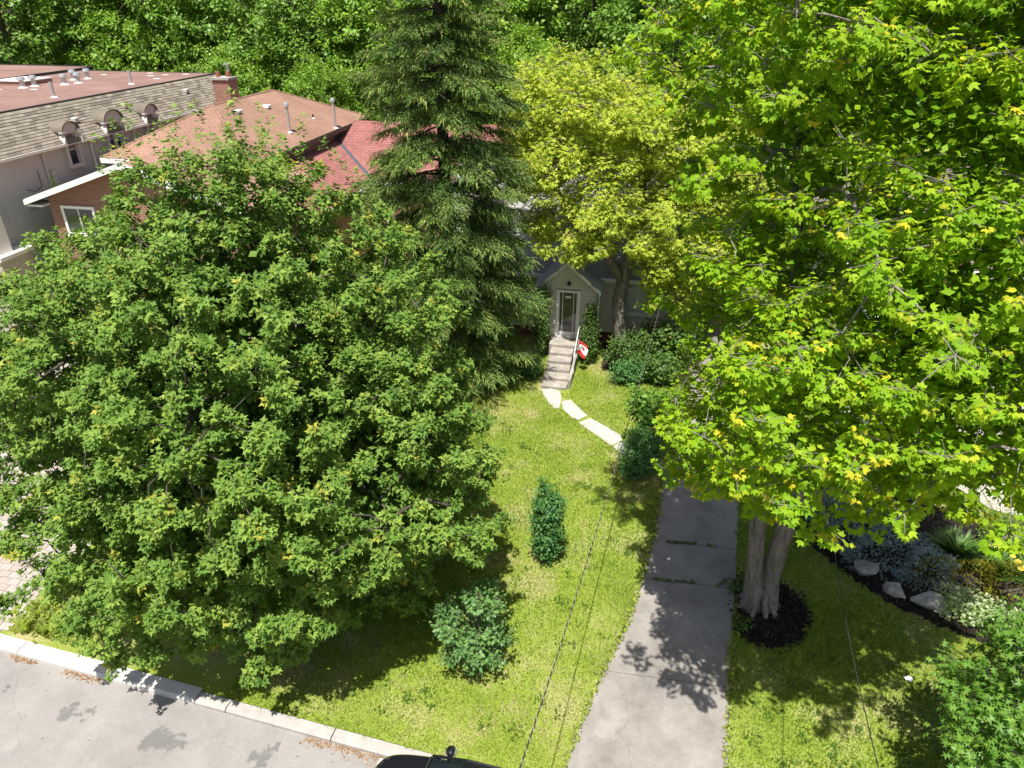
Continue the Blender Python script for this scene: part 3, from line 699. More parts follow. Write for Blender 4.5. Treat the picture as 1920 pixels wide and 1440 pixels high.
def litter(name, segs, n, label, seed):
    rg = np.random.default_rng(seed); P = []
    for _ in range(n):
        a, b, w = segs[int(rg.integers(len(segs)))]; t = a+(b-a)*rg.random(); P.append((*K2(t, -abs(rg.normal())*w-.01), -.112+.01*rg.random()))
    P = np.array(P); ang = rg.random(n)*6.28
    me = scatter_mesh(name, *T_DIAM, P, frames(np.stack([np.cos(ang),np.sin(ang),rg.normal(size=n)*.15],-1), np.array([0,0,1.])+rg.normal(size=(n,3))*.2)*(.03+.05*rg.random(n))[:,None,None], {"tint": rg.random(n)})
    o = link(name, me, M_litter); o["kind"] = "stuff"; o["label"] = label
litter("leaf_litter", [(.3,1.1,.05),(1.9,3.0,.06),(8.3,10.4,.09),(8.3,10.4,.07)], 650, "brown leaf litter swept against the kerb", 8)

# ================================================================== buildings
def box_part(root, name, a, b, mat): return lmb(root).box(a, b).build(name, mat, root)
def window(root, name, c, w, h, axis, frame_m, glass_m, nx=2, nz=1, fw=.07, dep=.08, sill=True):
    """c = (u,v,z) of the opening's lower middle on the wall face; axis 'u' = the wall runs along u (faces -v), 'v' = runs along v (faces +u)"""
    u, v, z = c
    def B(p0, p1, d0, d1, z0, z1):
        return ((u+p0, v-d1, z0), (u+p1, v-d0, z1)) if axis == 'u' else ((u+d0, v+p0, z0), (u+d1, v+p1, z1))
    f = lmb(root)
    f.box(*B(-w/2, -w/2+fw, 0, dep, z, z+h)); f.box(*B(w/2-fw, w/2, 0, dep, z, z+h))
    f.box(*B(-w/2+fw, w/2-fw, 0, dep, z, z+fw)); f.box(*B(-w/2+fw, w/2-fw, 0, dep, z+h-fw, z+h))
    iw = (w-2*fw)
    for i in range(1, nx): f.box(*B(-w/2+fw+iw*i/nx-.022, -w/2+fw+iw*i/nx+.022, .002, dep-.01, z+fw, z+h-fw))
    win = f.build(name, frame_m, root)
    for i in range(nx):
        g = lmb(root); a = -w/2+fw+iw*i/nx+(.022 if i else 0); b = -w/2+fw+iw*(i+1)/nx-(.022 if i < nx-1 else 0)
        g.box(*B(a, b, .006, .03, z+fw, z+h-fw)); p = g.build("pane", glass_m, root); p.parent = win
    if sill:
        s_ = lmb(root); s_.box(*B(-w/2-.06, w/2+.06, 0, dep+.06, z-.07, z-.003)); s_.build("sill", frame_m, root).parent = win
    return win
def siding(root, v, u0, u1, z0, z1, step, mat, holes=(), lim=None, name="siding_board", face=-1):
    z = z0
    while z < z1-.02:
        zt = min(z+step, z1); a, b = u0, u1
        if lim: a, b = lim((z+zt)/2); a = max(a,u0); b = min(b,u1)
        if b-a > .1:
            segs = [(a, b)]
            for (h0,h1,hz0,hz1) in holes:
                if zt > hz0+.01 and z < hz1-.01:
                    ns = []
                    for s0, s1 in segs:
                        if h0 > s0: ns.append((s0, min(s1,h0)))
                        if h1 < s1: ns.append((max(s0,h1), s1))
                    segs = [s for s in ns if s[1]-s[0] > .03]
            for s0, s1 in segs:
                mb = lmb(root); P = [(s0,v+.004,z+.016),(s0,v+face*.040,z+.018),(s0,v+face*.042,z+.03),(s0,v+face*.008,zt),(s0,v+.004,zt)]
                mb.prism(P, (0,0,0), (s1-s0,0,0)); mb.build(name, mat, root)
        z = zt
def slope_pts(poly, w, h):
    """tile origins over a polygon given in plane coordinates"""
    a0 = min(p[0] for p in poly); a1 = max(p[0] for p in poly); b0 = min(p[1] for p in poly); b1 = max(p[1] for p in poly)
    out = []; j = 0; b = b0
    while b < b1:
        a = a0 - (j % 2)*w*.5 - (j % 3)*w*.13
        while a < a1:
            if inpoly(a+w/2, b+h*.4, poly): out.append((a, b))
            a += w
        b += h; j += 1
    return out
def roof_plane(root, name, P3, mat, thick=.06):
    """P3: lot points of a flat roof face (counter-clockwise from outside)"""
    P = [Vector(p) for p in P3]; n = (P[1]-P[0]).cross(P[2]-P[0]).normalized()
    if n.z < 0: P = P[::-1]; n = -n
    return lmb(root).prism(P, (0,0,0), -n*thick).build(name, mat, root)
def plane_axes(p0, p1, q):
    """eave from p0 to p1, q a point up the slope -> O, A, B, N"""
    O = Vector(p0); A = (Vector(p1)-O).normalized(); d = Vector(q)-O; B = (d - A*d.dot(A)).normalized(); N = A.cross(B)
    if N.z < 0: N = -N
    return O, A, B, N
def shingle_face(root, p0, p1, poly3, w, h, mats, nparts=0, name="shingle", t=.022, skip=None):
    q = max(poly3, key=lambda p: p[2]); O, A, B, N = plane_axes(p0, p1, q)
    P2 = [((Vector(p)-O).dot(A), (Vector(p)-O).dot(B)) for p in poly3]
    pts = slope_pts(P2, w, h)
    if skip: pts = [p for p in pts if not skip(O + A*(p[0]+w/2) + B*(p[1]+h/2))]
    right = A.cross(B).z > 0
    tiles(root, name, O + N*.004, A, B, N, pts, w-.012, h*1.12, t, .004, mats, nparts, .004)

# ---------- the bungalow in the middle
H = lot_root("bungalow", -3.6, 33.5); tag(H, "cream sided bungalow with grey shingle roof and small gabled front porch", "house")
lmb(H).box((-9.,29.53,.45),(1.7,38.2,3.3)).build("wall", M_gapshade, H)
lmb(H).box((-8.97,29.56,-.05),(1.67,38.17,.45)).build("foundation", M_br[1], H)
lmb(H).prism([(1.7,29.53,3.3),(1.7,38.2,3.3),(1.7,33.86,6.55)], (-.12,0,0), (0,0,0)).build("gable_wall", M_side, H)
lmb(H).prism([(-8.9,29.53,3.3),(-8.9,38.2,3.3),(-8.9,33.86,6.55)], (-.1,0,0), (0,0,0)).build("gable_wall", M_side, H)
WH = (-.97,.78,1.45,3.05)
siding(H, 29.53, -9, 1.7, .46, 3.22, .16, M_side, [WH, (-4.5,-2.0,0,3.3)])
window(H, "window", (-.095,29.53,1.47), 1.72, 1.56, 'u', M_white, M_glassl, 3)
ev, rd = (29.12,3.12), (33.86,6.75)
fr_ = [(-9.4,ev[0],ev[1]),(2.1,ev[0],ev[1]),(2.1,rd[0],rd[1]),(-9.4,rd[0],rd[1])]
roof = roof_plane(H, "roof", fr_, M_greyroof)
roof_plane(H, "roof", [(2.1,38.6,3.12),(-9.4,38.6,3.12),(-9.4,33.86,6.75),(2.1,33.86,6.75)], M_greyroof)
shingle_face(H, fr_[0], fr_[1], fr_, .30, .14, [M_greyroof], 0)
lmb(H).box((-9.4,29.03,3.02),(2.1,29.12,3.17)).build("gutter", M_white, H)
# porch
PU0, PU1, PR, PZ = -4.42, -2.05, -3.26, 4.22
lmb(H).prism([(PU0,28.03,.7),(PU1,28.03,.7),(PU1,28.03,3.2),(PR,28.03,PZ-.06),(PU0,28.03,3.2)], (0,0,0), (0,1.6,0)).build("porch_wall", M_gapshade, H)
lmb(H).box((PU0+.03,28.06,-.05),(PU1-.03,29.6,.7)).build("porch_base", M_br[1], H)
def gl(z):
    if z < 3.2: return (PU0, PU1)
    t = (z-3.2)/(PZ-.02-3.2); return (PU0+(PR-PU0)*t, PU1+(PR-PU1)*t)
siding(H, 28.03, PU0, PU1, .72, PZ-.1, .15, M_side, [(-3.72,-2.70,.0,2.97)], gl)
lmb(H).box((PU1+.005,28.03,.72),(PU1+.03,29.5,3.1)).build("porch_side", M_side, H)
for s_, ue in ((-1,PU0-.22),(1,PU1+.22)):
    zl = 3.2-.18; pe = (ue, zl)
    P = [(ue,27.78,zl),(PR,27.78,PZ+.03),(PR,31.4,PZ+.03),(ue,29.9,zl)]
    roof_plane(H, "porch_roof", P, M_greyroof, .05)
    shingle_face(H, (ue,27.78,zl), (ue,29.9,zl), P, .30, .14, [M_greyroof])
    lmb(H).prism([(ue,27.74,zl-.14),(PR,27.74,PZ-.11),(PR,27.74,PZ+.05),(ue,27.74,zl+.02)], (0,0,0), (0,.035,0)).build("barge_board", M_alum, H)
# door: frame, leaf, panes, plaque
D = lmb(H); D.box((-3.72,27.93,.80),(-3.62,28.05,2.95)); D.box((-2.80,27.93,.80),(-2.70,28.05,2.95)); D.box((-3.62,27.93,2.86),(-2.80,28.05,2.95)); D.box((-3.62,27.93,.78),(-2.80,28.06,.83))
door = D.build("door", M_white, H)
def dp(name, a, b, m): o = lmb(H).box(a, b).build(name, m, H); o.parent = door; return o
dp("storm_frame", (-3.62,27.97,.83), (-2.80,28.0,1.04), M_alum)
dp("stile", (-3.62,27.965,1.04), (-3.57,28.0,2.86), M_alum); dp("stile", (-2.85,27.965,1.04), (-2.80,28.0,2.86), M_alum)
dp("pane", (-3.57,27.985,1.04), (-2.85,28.0,2.86), M_glass)
dp("mullion", (-3.46,27.96,1.04), (-3.43,27.984,2.86), M_alum); dp("mullion", (-2.99,27.96,1.04), (-2.96,27.984,2.86), M_alum)
dp("handle", (-2.92,27.93,1.9), (-2.89,27.963,2.06), M_black); dp("plaque", (-3.34,27.965,2.60), (-3.09,27.983,2.70), M_cream)
lmb(H).tube([(-3.20,27.9,3.26),(-3.20,28.02,3.26)], [.08,.09], 12).build("porch_lamp", M_black, H)
lmb(H).tube([(-1.94,28.3,.1),(-1.94,28.3,3.0)], .04, 8).build("downpipe", M_cream, H)
# steps
ST = lot_root("front_steps", -3.25, 26); tag(ST, "worn concrete steps climbing to the white porch door", "steps")
lmb(ST).box((-3.86,27.15,-.02),(-2.66,27.99,.78)).build("landing", M_step, ST)
for i in range(5):
    z = .78-.13*(i+1); bevel(lmb(ST).box((-3.76-.01*i,27.15-.5*(i+1),-.02),(-2.80+.01*i,27.15-.5*i-.004,z)).build("step", M_step, ST), .02)
lmb(ST).box((-2.74,24.8,-.02),(-2.62,27.14,.40)).build("side_wall", M_step, ST)
RL = lot_root("handrail", -2.6, 26.8); tag(RL, "slim white metal handrail post beside the porch steps", "handrail")
lmb(RL).tube([(-2.62,26.9,.3),(-2.62,26.9,1.55)], .022, 8).build("post", M_white, RL)
lmb(RL).tube([(-2.62,25.6,.3),(-2.62,25.6,1.1)], .022, 8).build("post", M_white, RL)
lmb(RL).tube([(-2.62,27.6,1.62),(-2.62,26.9,1.55),(-2.62,25.6,1.1)], .02, 8).build("rail", M_white, RL)
# flag on the rail
FL = lot_root("flag", -2.5, 26.5, 0); tag(FL, "red and white flag with a red maple leaf by the porch steps", "flag")
lmb(FL).tube([(-2.60,26.55,.55),(-2.52,26.40,1.45)], .014, 8).build("flagpole", M_white, FL)
def cloth(a0, a1, b0=0., b1=1., off=0.):
    mb = lmb(FL); n = 8; m = 8
    for i in range(n+1):
        for j in range(m+1):
            a = a0+(a1-a0)*i/n; b = b0+(b1-b0)*j/m
            mb.v.append(tuple(Vector((-2.535+.46*b*.78+.05*math.sin(a*5), 26.40-.05*math.sin(b*6+a*3)-off-.1*a, 1.42-.56*a-.24*b*b+.03*math.sin(b*7))) - mb.o))
    for i in range(n):
        for j in range(m): k = i*(m+1)+j; mb.f.append((k,k+1,k+m+2,k+m+1))
    mb.smooth = True; return mb
cloth(0,.27).build("red_band", M_flagr, FL); cloth(.27,.73).build("white_band", M_flagw, FL); cloth(.73,1).build("red_band", M_flagr, FL)
lf = lmb(FL); OUT = [(0,.9),(.12,.55),(.3,.65),(.27,.35),(.6,.4),(.5,.2),(.62,.1),(.25,-.2),(.3,-.32),(.03,-.28),(.03,-.6)]; OUT = OUT + [(-x,y) for x,y in reversed(OUT)]
for x, y in OUT:
    a = .5+x*.20; b = .5+y*.26
    lf.v.append(tuple(Vector((-2.535+.46*b*.78+.05*math.sin(a*5), 26.40-.05*math.sin(b*6+a*3)-.012-.1*a, 1.42-.56*a-.24*b*b+.03*math.sin(b*7))) - lf.o))
lf.f.append(tuple(range(len(OUT)))); lf.build("leaf_emblem", M_flagr, FL)

# ---------- mansard house at the far left
Q = lot_root("mansard_house", -34, 36); tag(Q, "large grey stucco house with tan shingled mansard roof and arched dormers", "house")
UE, UT, ZE, ZT = -28.28, -29.85, 7.5, 9.05
lmb(Q).box((-41,25.7,0),(-28.62,46.4,7.42)).build("wall", M_stucco, Q)
lmb(Q).box((-40.2,25.2,9.0),(UT-.12,47.15,9.06)).build("flat_roof", M_brownroof, Q)
lmb(Q).box((UT-.12,24.6,8.98),(UT+.03,47.2,9.10)).build("roof_edge", M_edge, Q)
lmb(Q).box((-40.2,47.15,8.9),(UT+.03,47.24,9.09)).build("roof_edge", M_edge, Q)
lmb(Q).box((-40.42,25.2,8.9),(-40.2,48.2,9.22)).build("parapet", M_edge, Q)
sl = [(UE,24.6,ZE),(UE,46.4,ZE),(UT,47.1,ZT),(UT,24.6,ZT)]
roof_plane(Q, "mansard_roof", sl, M_shB, .08)
lmb(Q).prism([(UE,46.4,ZE),(UT,47.1,ZT),(UT-2,47.1,ZT),(UT-2,46.4,7.4)], (0,-.05,0), (0,0,0)).build("gable_end", M_stucco, Q)
DOR = [(31.35,.95,1),(34.45,1.30,2),(37.55,.95,1)]
def in_dormer(p):
    return any(abs(p.y-c) < w/2+.02 and p.z < 8.25 for c, w, n in DOR)
shingle_face(Q, sl[0], sl[1], sl, .40, .165, [M_shA, M_shB, M_shC, M_shA], 300, "shingle", .03, in_dormer)
zz = [24.6]+[x for c, w, n in DOR for x in (c-w/2-.25, c+w/2+.25)]+[46.4]
for i in range(0, len(zz), 2):
    lmb(Q).box((UE-.02,zz[i],ZE-.13),(UE+.09,zz[i+1],ZE-.01)).build("gutter", M_cream, Q)
lmb(Q).box((-28.62,24.7,7.36),(UE-.02,46.4,7.42)).build("soffit", M_trim, Q)
for c, w, n in DOR:
    f0 = -28.30; r = w/2+.06; zs = 8.0
    dm = lmb(Q); dm.box((-29.5,c-w/2,6.25),(f0-.1,c-w/2+.13,zs)); dm.box((-29.5,c+w/2-.13,6.25),(f0-.1,c+w/2,zs)); dm.box((-28.7,c-w/2+.13,6.25),(f0-.1,c+w/2-.13,6.42)); dm.box((-29.5,c-w/2+.13,7.86),(f0-.1,c+w/2-.13,zs))
    dor = dm.build("dormer", M_trim, Q)
    def sub(mb, nm, m): o = mb.build(nm, m, Q); o.parent = dor; return o
    ark = [(f0, c+r*math.cos(a), zs+r*.72*math.sin(a)) for a in np.linspace(0, math.pi, 15)]
    sub(lmb(Q).prism(ark, (-1.2,0,0), (-.06,0,0)), "hood", M_trim)
    ar2 = [(f0, c+(r+.07)*math.cos(a), zs+(r+.07)*.72*math.sin(a)) for a in np.linspace(0, math.pi, 15)]
    band = lmb(Q)
    for i in range(14):
        A_, B_ = ark[i], ark[i+1]; C_, D_ = ar2[i+1], ar2[i]
        band.prism([A_, B_, C_, D_], (-.95,0,0), (.06,0,0))
    sub(band, "cornice", M_shB)
    sub(lmb(Q).box((f0-.12,c-r-.12,zs-.06),(f0+.1,c-r+.12,zs)), "bracket", M_trim); sub(lmb(Q).box((f0-.12,c+r-.12,zs-.06),(f0+.1,c+r+.12,zs)), "bracket", M_trim)
    iw = w-.26
    for k in range(n):
        a = c-iw/2+iw*k/n+.04; b = c-iw/2+iw*(k+1)/n-.04
        sub(lmb(Q).box((f0-.32,a,6.44),(f0-.22,b,7.84)), "pane", M_glass)
        m_ = lmb(Q); m_.box((f0-.22,a,6.42),(f0-.17,a+.06,7.86)); m_.box((f0-.22,b-.06,6.42),(f0-.17,b,7.86)); m_.box((f0-.22,a+.06,7.1),(f0-.18,b-.06,7.14)); sub(m_, "sash", M_trim)
    if n == 2: sub(lmb(Q).box((f0-.24,c-.05,6.42),(f0-.12,c+.05,7.86)), "mullion", M_trim)
    for s_ in (-1,1):
        sub(lmb(Q).prism([(UE+.07,c+s_*(w/2+.03),ZE-.14),(UE+.07,c+s_*(w/2+.28),ZE-.14),(UE+.07,c+s_*(w/2+.05),ZE+.32)], (-.3,0,0), (0,0,0)), "flashing", M_cream)
for v in (29.4,32.6,35.95): lmb(Q).tube([(-28.35,v,7.35),(-28.55,v+.1,7.1),(-28.55,v+.12,.1)], .05, 8).build("downpipe", M_trim if v < 30 else M_cream, Q)
# front corner: pale pilaster and window bay over a stone base
lmb(Q).box((-31.5,24.9,0),(-27.95,26.6,3.55)).build("stone_base", M_stone, Q)
lmb(Q).box((-31.6,24.8,3.55),(-27.8,26.75,3.72)).build("base_cap", M_cream, Q)
lmb(Q).box((-28.75,25.0,3.72),(-28.12,25.85,6.3)).build("pilaster", M_cream, Q)
lmb(Q).box((-29.4,25.15,3.72),(-28.76,25.85,6.3)).build("pilaster", M_cream, Q)
lmb(Q).box((-31.4,25.3,3.72),(-29.42,25.68,6.1)).build("bay_window", M_glass, Q)
for r in range(14):
    for k in range(9):
        ln = random.uniform(.3,.48); u0 = -31.5+k*.4+(r%2)*.17
        if u0+ln < -27.95: lmb(Q).box((u0,24.86+random.uniform(-.02,.02),.1+r*.245),(u0+ln,24.9,.1+r*.245+.2)).build("stone", M_stone, Q)
lmb(Q).tube([(-28.5,28.9,6.6),(-28.45,28.85,5.9),(-28.42,28.4,5.75),(-28.4,27.9,5.95)], .02, 6).build("service_loop", M_black, Q)
lmb(Q).box((-28.62,29.7,1.0),(-28.5,29.95,6.4)).build("conduit", M_trim, Q)
# roof furniture
def vent(root, u, v, z, h, r, cap=True, nm="roof_vent", m=M_metal):
    mb = lmb(root); mb.tube([(u,v,z-.05),(u,v,z+h)], r, 10); o = mb.build(nm, m, root)
    if cap:
        c_ = lmb(root).tube([(u,v,z+h),(u,v,z+h+.03),(u,v,z+h+.16),(u,v,z+h+.2)], [r*1.7,r*1.8,r*1.5,r*.6], 10).build("cap", m, root); c_.parent = o
    f_ = lmb(root).tube([(u,v,z+.002),(u,v,z+.06)], [r*2.1,r*1.1], 10).build("flashing", M_white, root); f_.parent = o
    return o
for u, v, h in ((-31.48,34.44,.75),(-31.46,40.6,.75)): vent(Q, u, v, 9.06, h, .09, False)
for u, v in ((-36.5,41.9),(-36.1,42.65),(-36.35,37.7),(-36.3,38.5),(-35.0,40.5),(-35.2,39.6)): vent(Q, u, v, 9.06, .4, .13)
sk = lmb(Q).box((-39.0,38.5,9.06),(-36.9,40.6,9.28)).build("skylight", M_brownroof2, Q)
lmb(Q).prism([(-39.05,38.45,9.28),(-36.85,38.45,9.28),(-36.85,40.65,9.28),(-39.05,40.65,9.28)], (0,0,0), (0,0,.05)).build("skylight_dome", M_white, Q).parent = sk
for u, v in ((-33.5,44.9),(-32.9,45.6),(-34.6,46.4),(-31.8,46.2),(-37.3,36.6),(-35.3,37.0),(-36.9,44.8),(-32.0,43.4)):
    lmb(Q).box((u,v,9.06),(u+.45,v+.2,9.075)).build("roof_patch", M_white, Q)
for v, f in ((32.6,.45),(36.6,.55),(42.5,.6)):
    u = UE+(UT-UE)*f; z = ZE+(ZT-ZE)*f
    o = lmb(Q).box((u-.12,v-.16,z-.02),(u+.14,v+.16,z+.2)).build("slope_vent", M_trim, Q); bevel(o, .04)
# ---------- second flat roof behind it
Q2 = lot_root("flat_roofed_building", -50, 40); tag(Q2, "building with wide flat brown roof behind the grey mansard house", "house")
lmb(Q2).box((-62,30,0),(-40.9,48.4,9.0)).build("wall", M_stucco, Q2)
lmb(Q2).box((-62.3,29.7,9.0),(-40.6,48.7,9.16)).build("flat_roof", M_brownroof, Q2)
lmb(Q2).box((-62.3,48.7,9.0),(-40.6,48.8,9.22)).build("roof_edge", M_edge, Q2)
vent(Q2, -43.6, 40.2, 9.16, .5, .1)

# ---------- brick house with the brown hip roof and red shingled wing
B2 = lot_root("brick_house", -22, 37); tag(B2, "brick house with brown hip roof, red shingled wing and white gable trim", "house")
lmb(B2).box((-26.6,31.9,0),(-19.4,46.0,6.68)).build("wall", M_brickfar, B2)
hu0,hu1,hv0,hv1,he,hp = -27.05,-18.95,31.4,46.4,6.75,8.75
a1, a2 = (-23.,35.4,hp), (-23.,41.9,hp); c1,c2,c3,c4 = (hu0,hv0,he),(hu1,hv0,he),(hu1,hv1,he),(hu0,hv1,he)
for P in ([c1,c2,a1],[c2,c3,a2,a1],[c3,c4,a2],[c4,c1,a1,a2]): roof_plane(B2, "hip_roof", P, M_brownroof2, .07)
for P, e in (([c1,c2,a1],(c1,c2)),([c2,c3,a2,a1],(c2,c3))): shingle_face(B2, e[0], e[1], P, .33, .15, [M_brownroof2], 0, "shingle", .012)
for p, q in ((c1,c2),(c2,c3),(c3,c4),(c4,c1)):
    p = Vector(p); q = Vector(q); n = (q-p).cross(Vector((0,0,1))).normalized()
    lmb(B2).prism([p+n*.01+Vector((0,0,-.02)), q+n*.01+Vector((0,0,-.02)), q+n*.01+Vector((0,0,-.24)), p+n*.01+Vector((0,0,-.24))], (0,0,0), n*.06).build("fascia", M_edge if p.x > -20 else M_white, B2)
for p, q in ((c2,a1),(c3,a2),(c1,a1),(a1,a2)): lmb(B2).tube([Vector(p)+Vector((0,0,.01)),Vector(q)+Vector((0,0,.02))], .055, 6).build("ridge_cap", M_brownroof2, B2)
# chimney
lmb(B2).box((-25.25,39.3,6.6),(-24.25,40.2,9.55)).build("chimney", M_brickfar, B2)
lmb(B2).box((-25.33,39.22,9.55),(-24.17,40.28,9.67)).build("chimney_cap", M_kerbo, B2)
for u, v in ((-25.0,39.6),(-24.55,39.9)): lmb(B2).tube([(u,v,9.67),(u,v,9.95)], .13, 10).build("flue_pot", M_br[2], B2)
lmb(B2).tube([(-24.5,39.9,9.95),(-24.5,39.9,10.3)], [.09,.09], 10).build("flue_cowl", M_metal, B2); lmb(B2).tube([(-24.5,39.9,10.3),(-24.5,39.9,10.36)], [.2,.2], 10).build("flue_cowl", M_metal, B2)
def hz(u, v):   # height on the right-hand and front hips
    return he+(hp-he)*min((hu1-u)/(hu1+23.), (v-hv0)/(35.4-hv0), (hv1-v)/(hv1-41.9))
for u, v, h in ((-19.85,37.3,1.35),(-19.05,41.4,1.5)): vent(B2, u, v, hz(u,v) if u < -19 else 6.6, h, .085)
for u, v in ((-21.9,38.9),(-22.1,36.2)):
    z = hz(u,v); o = lmb(B2).box((u-.18,v-.18,z-.02),(u+.2,v+.18,z+.16)).build("box_vent", M_white, B2); bevel(o, .03)
vent(B2, -20.2, 41.0, hz(-20.2,41), .25, .05, False, "pipe_vent", M_edge)
# red wing: slope A (faces right) and slope B (faces the street), valley between
ra, rb_ = (-15.8, 4.5), (-19.35, 6.02)
PA = [(ra[0],31.6,ra[1]),(ra[0],38.5,ra[1]),(rb_[0],42.05,rb_[1]),(rb_[0],31.6,rb_[1])]
roof_plane(B2, "wing_roof", PA, M_red, .06); shingle_face(B2, PA[0], PA[1], PA, .30, .17, [M_red, M_red2, M_red], 60, "red_shingle", .02)
PB = [(-15.8,38.5,4.5),(-8.6,38.5,4.5),(-8.6,44.,6.87),(-19.35,44.,6.87),(-19.35,42.05,6.02)]
roof_plane(B2, "wing_roof", PB, M_red, .06); shingle_face(B2, PB[0], PB[1], PB, .30, .17, [M_red, M_red2, M_red], 60, "red_shingle", .02)
roof_plane(B2, "wing_roof", [(-8.6,49.5,4.5),(-19.3,49.5,4.5),(-19.3,44.,6.87),(-8.6,44.,6.87)], M_red, .06)
vl = Vector((-19.35,42.05,6.02))-Vector((-15.8,38.5,4.5))
lmb(B2).prism([Vector((-15.8,38.5,4.5))+Vector((-.07,-.07,.035)), Vector((-15.8,38.5,4.5))+Vector((.07,.07,.035)), Vector((-19.35,42.05,6.02))+Vector((.07,.07,.035)), Vector((-19.35,42.05,6.02))+Vector((-.07,-.07,.035))], (0,0,0), (0,0,.02)).build("valley_flashing", M_valley, B2)
lmb(B2).box((-15.84,31.6,4.36),(-15.72,38.5,4.48)).build("gutter", M_white, B2); lmb(B2).box((-15.7,38.4,4.36),(-8.6,38.5,4.48)).build("gutter", M_white, B2)
lmb(B2).box((-19.3,31.9,0),(-16.3,44,4.4)).build("wing_wall", M_brickfar, B2); lmb(B2).box((-16.28,39,0),(-9,49,4.4)).build("wing_wall", M_brickfar, B2)
lmb(B2).tube([(-16.22,36.2,4.4),(-16.22,36.2,.1)], .06, 8).build("downpipe", M_edge, B2)
lmb(B2).box((-19.38,31.6,6.03),(-19.30,46.,6.5)).build("upstand", M_edge, B2)
# front gable with white rakes and a white window
gz0, gz1, gu0, gu1, gm = 5.82, 7.6, -27.5, -16.9, -22.2
lmb(B2).prism([(-26.75,27.2,0),(-17.6,27.2,0),(-17.6,27.2,gz0+.1),(gm,27.2,gz1-.12),(-26.75,27.2,gz0+.1)], (0,0,0), (0,4.6,0)).build("front_wall", M_brickfar, B2)
for ue in (gu0, gu1):
    roof_plane(B2, "gable_roof", [(ue,26.7,gz0),(gm,26.7,gz1),(gm,33.5,gz1),(ue,33.5,gz0)], M_brownroof2, .08)
    lmb(B2).prism([(ue,26.62,gz0-.2),(gm,26.62,gz1-.2),(gm,26.62,gz1+.02),(ue,26.62,gz0+.02)], (0,0,0), (0,.07,0)).build("rake_board", M_white, B2)
    lmb(B2).prism([(ue,26.66,gz0+.03),(gm,26.66,gz1+.03),(gm,26.78,gz1+.03),(ue,26.78,gz0+.03)], (0,0,0), (0,0,.02)).build("rake_flashing", M_white, B2)
lmb(B2).box((gu0-.05,26.7,gz0-.2),(gu0+.06,33.5,gz0)).build("gutter", M_white, B2); lmb(B2).box((gu0,26.75,gz0-.28),(-26.7,27.6,gz0-.2)).build("soffit_return", M_white, B2)
window(B2, "window", (-25.3,27.2,4.2), 1.7, 1.35, 'u', M_white, M_glass, 2, fw=.12); window(B2, "window", (-20.2,27.2,4.2), 1.7, 1.35, 'u', M_white, M_glass, 2, fw=.12)
lmb(B2).box((-21.6,26.9,.0),(-18.4,27.18,2.4)).build("garage_door", M_white, B2)
# concrete step at the left edge
SB = lot_root("concrete_step", -24, 18.3); tag(SB, "low concrete step with pale edge by the paved driveway", "step")
bevel(lmb(SB).box((-27,17.7,0),(-21.75,19.4,.3)).build("tread", M_step, SB), .02); lmb(SB).box((-27,17.58,0),(-21.63,17.7,.36)).build("edging", M_kerbn, SB); lmb(SB).box((-21.75,17.7,0),(-21.63,19.4,.36)).build("edging", M_kerbn, SB)

# ---------- the house on the right, glimpsed through the maple
RH = lot_root("white_house", 11.5, 28); tag(RH, "white sided house behind the big maple with a tall brick chimney", "house")
lmb(RH).box((6.7,24.05,.02),(20,33,6.3)).build("wall", M_sidew, RH)
siding(RH, 24.05, 6.7, 20, .2, 6.25, .19, M_sidew, [(7.2,8.5,4.4,5.9),(8.6,9.7,3,8),(11.2,13,4.3,5.9)])
window(RH, "window", (7.85,24.05,4.42), 1.25, 1.45, 'u', M_white, M_glassl, 2); window(RH, "window", (12.1,24.05,4.35), 1.75, 1.5, 'u', M_white, M_glass, 3)
for P in ([(6.2,23.6,6.3),(20.5,23.6,6.3),(16,28.5,8.6),(10.7,28.5,8.6)],[(6.2,33.4,6.3),(6.2,23.6,6.3),(10.7,28.5,8.6)],[(20.5,33.4,6.3),(6.2,33.4,6.3),(10.7,28.5,8.6),(16,28.5,8.6)],[(20.5,23.6,6.3),(20.5,33.4,6.3),(16,28.5,8.6)]):
    roof_plane(RH, "roof", P, M_shB, .08)
lmb(RH).box((6.15,23.5,6.1),(20.5,23.62,6.3)).build("fascia", M_white, RH)
pr = lmb(RH).box((7.0,22.6,3.35),(10.6,23.98,3.6)).build("porch_roof", M_white, RH); bevel(pr, .02)
lmb(RH).box((6.9,22.5,3.6),(10.7,24.0,3.72)).build("porch_cornice", M_sidew, RH)
for u in (7.15,10.45): lmb(RH).box((u-.1,22.7,0),(u+.1,22.9,3.34)).build("porch_post", M_white, RH)
lmb(RH).box((10.9,23.98,.05),(15.4,24.03,2.5)).build("garage_door", M_sidew, RH)
for k in range(4): lmb(RH).box((10.95,23.93,.1+.6*k),(15.35,23.975,.1+.6*k+.55)).build("garage_panel", M_sidew, RH)
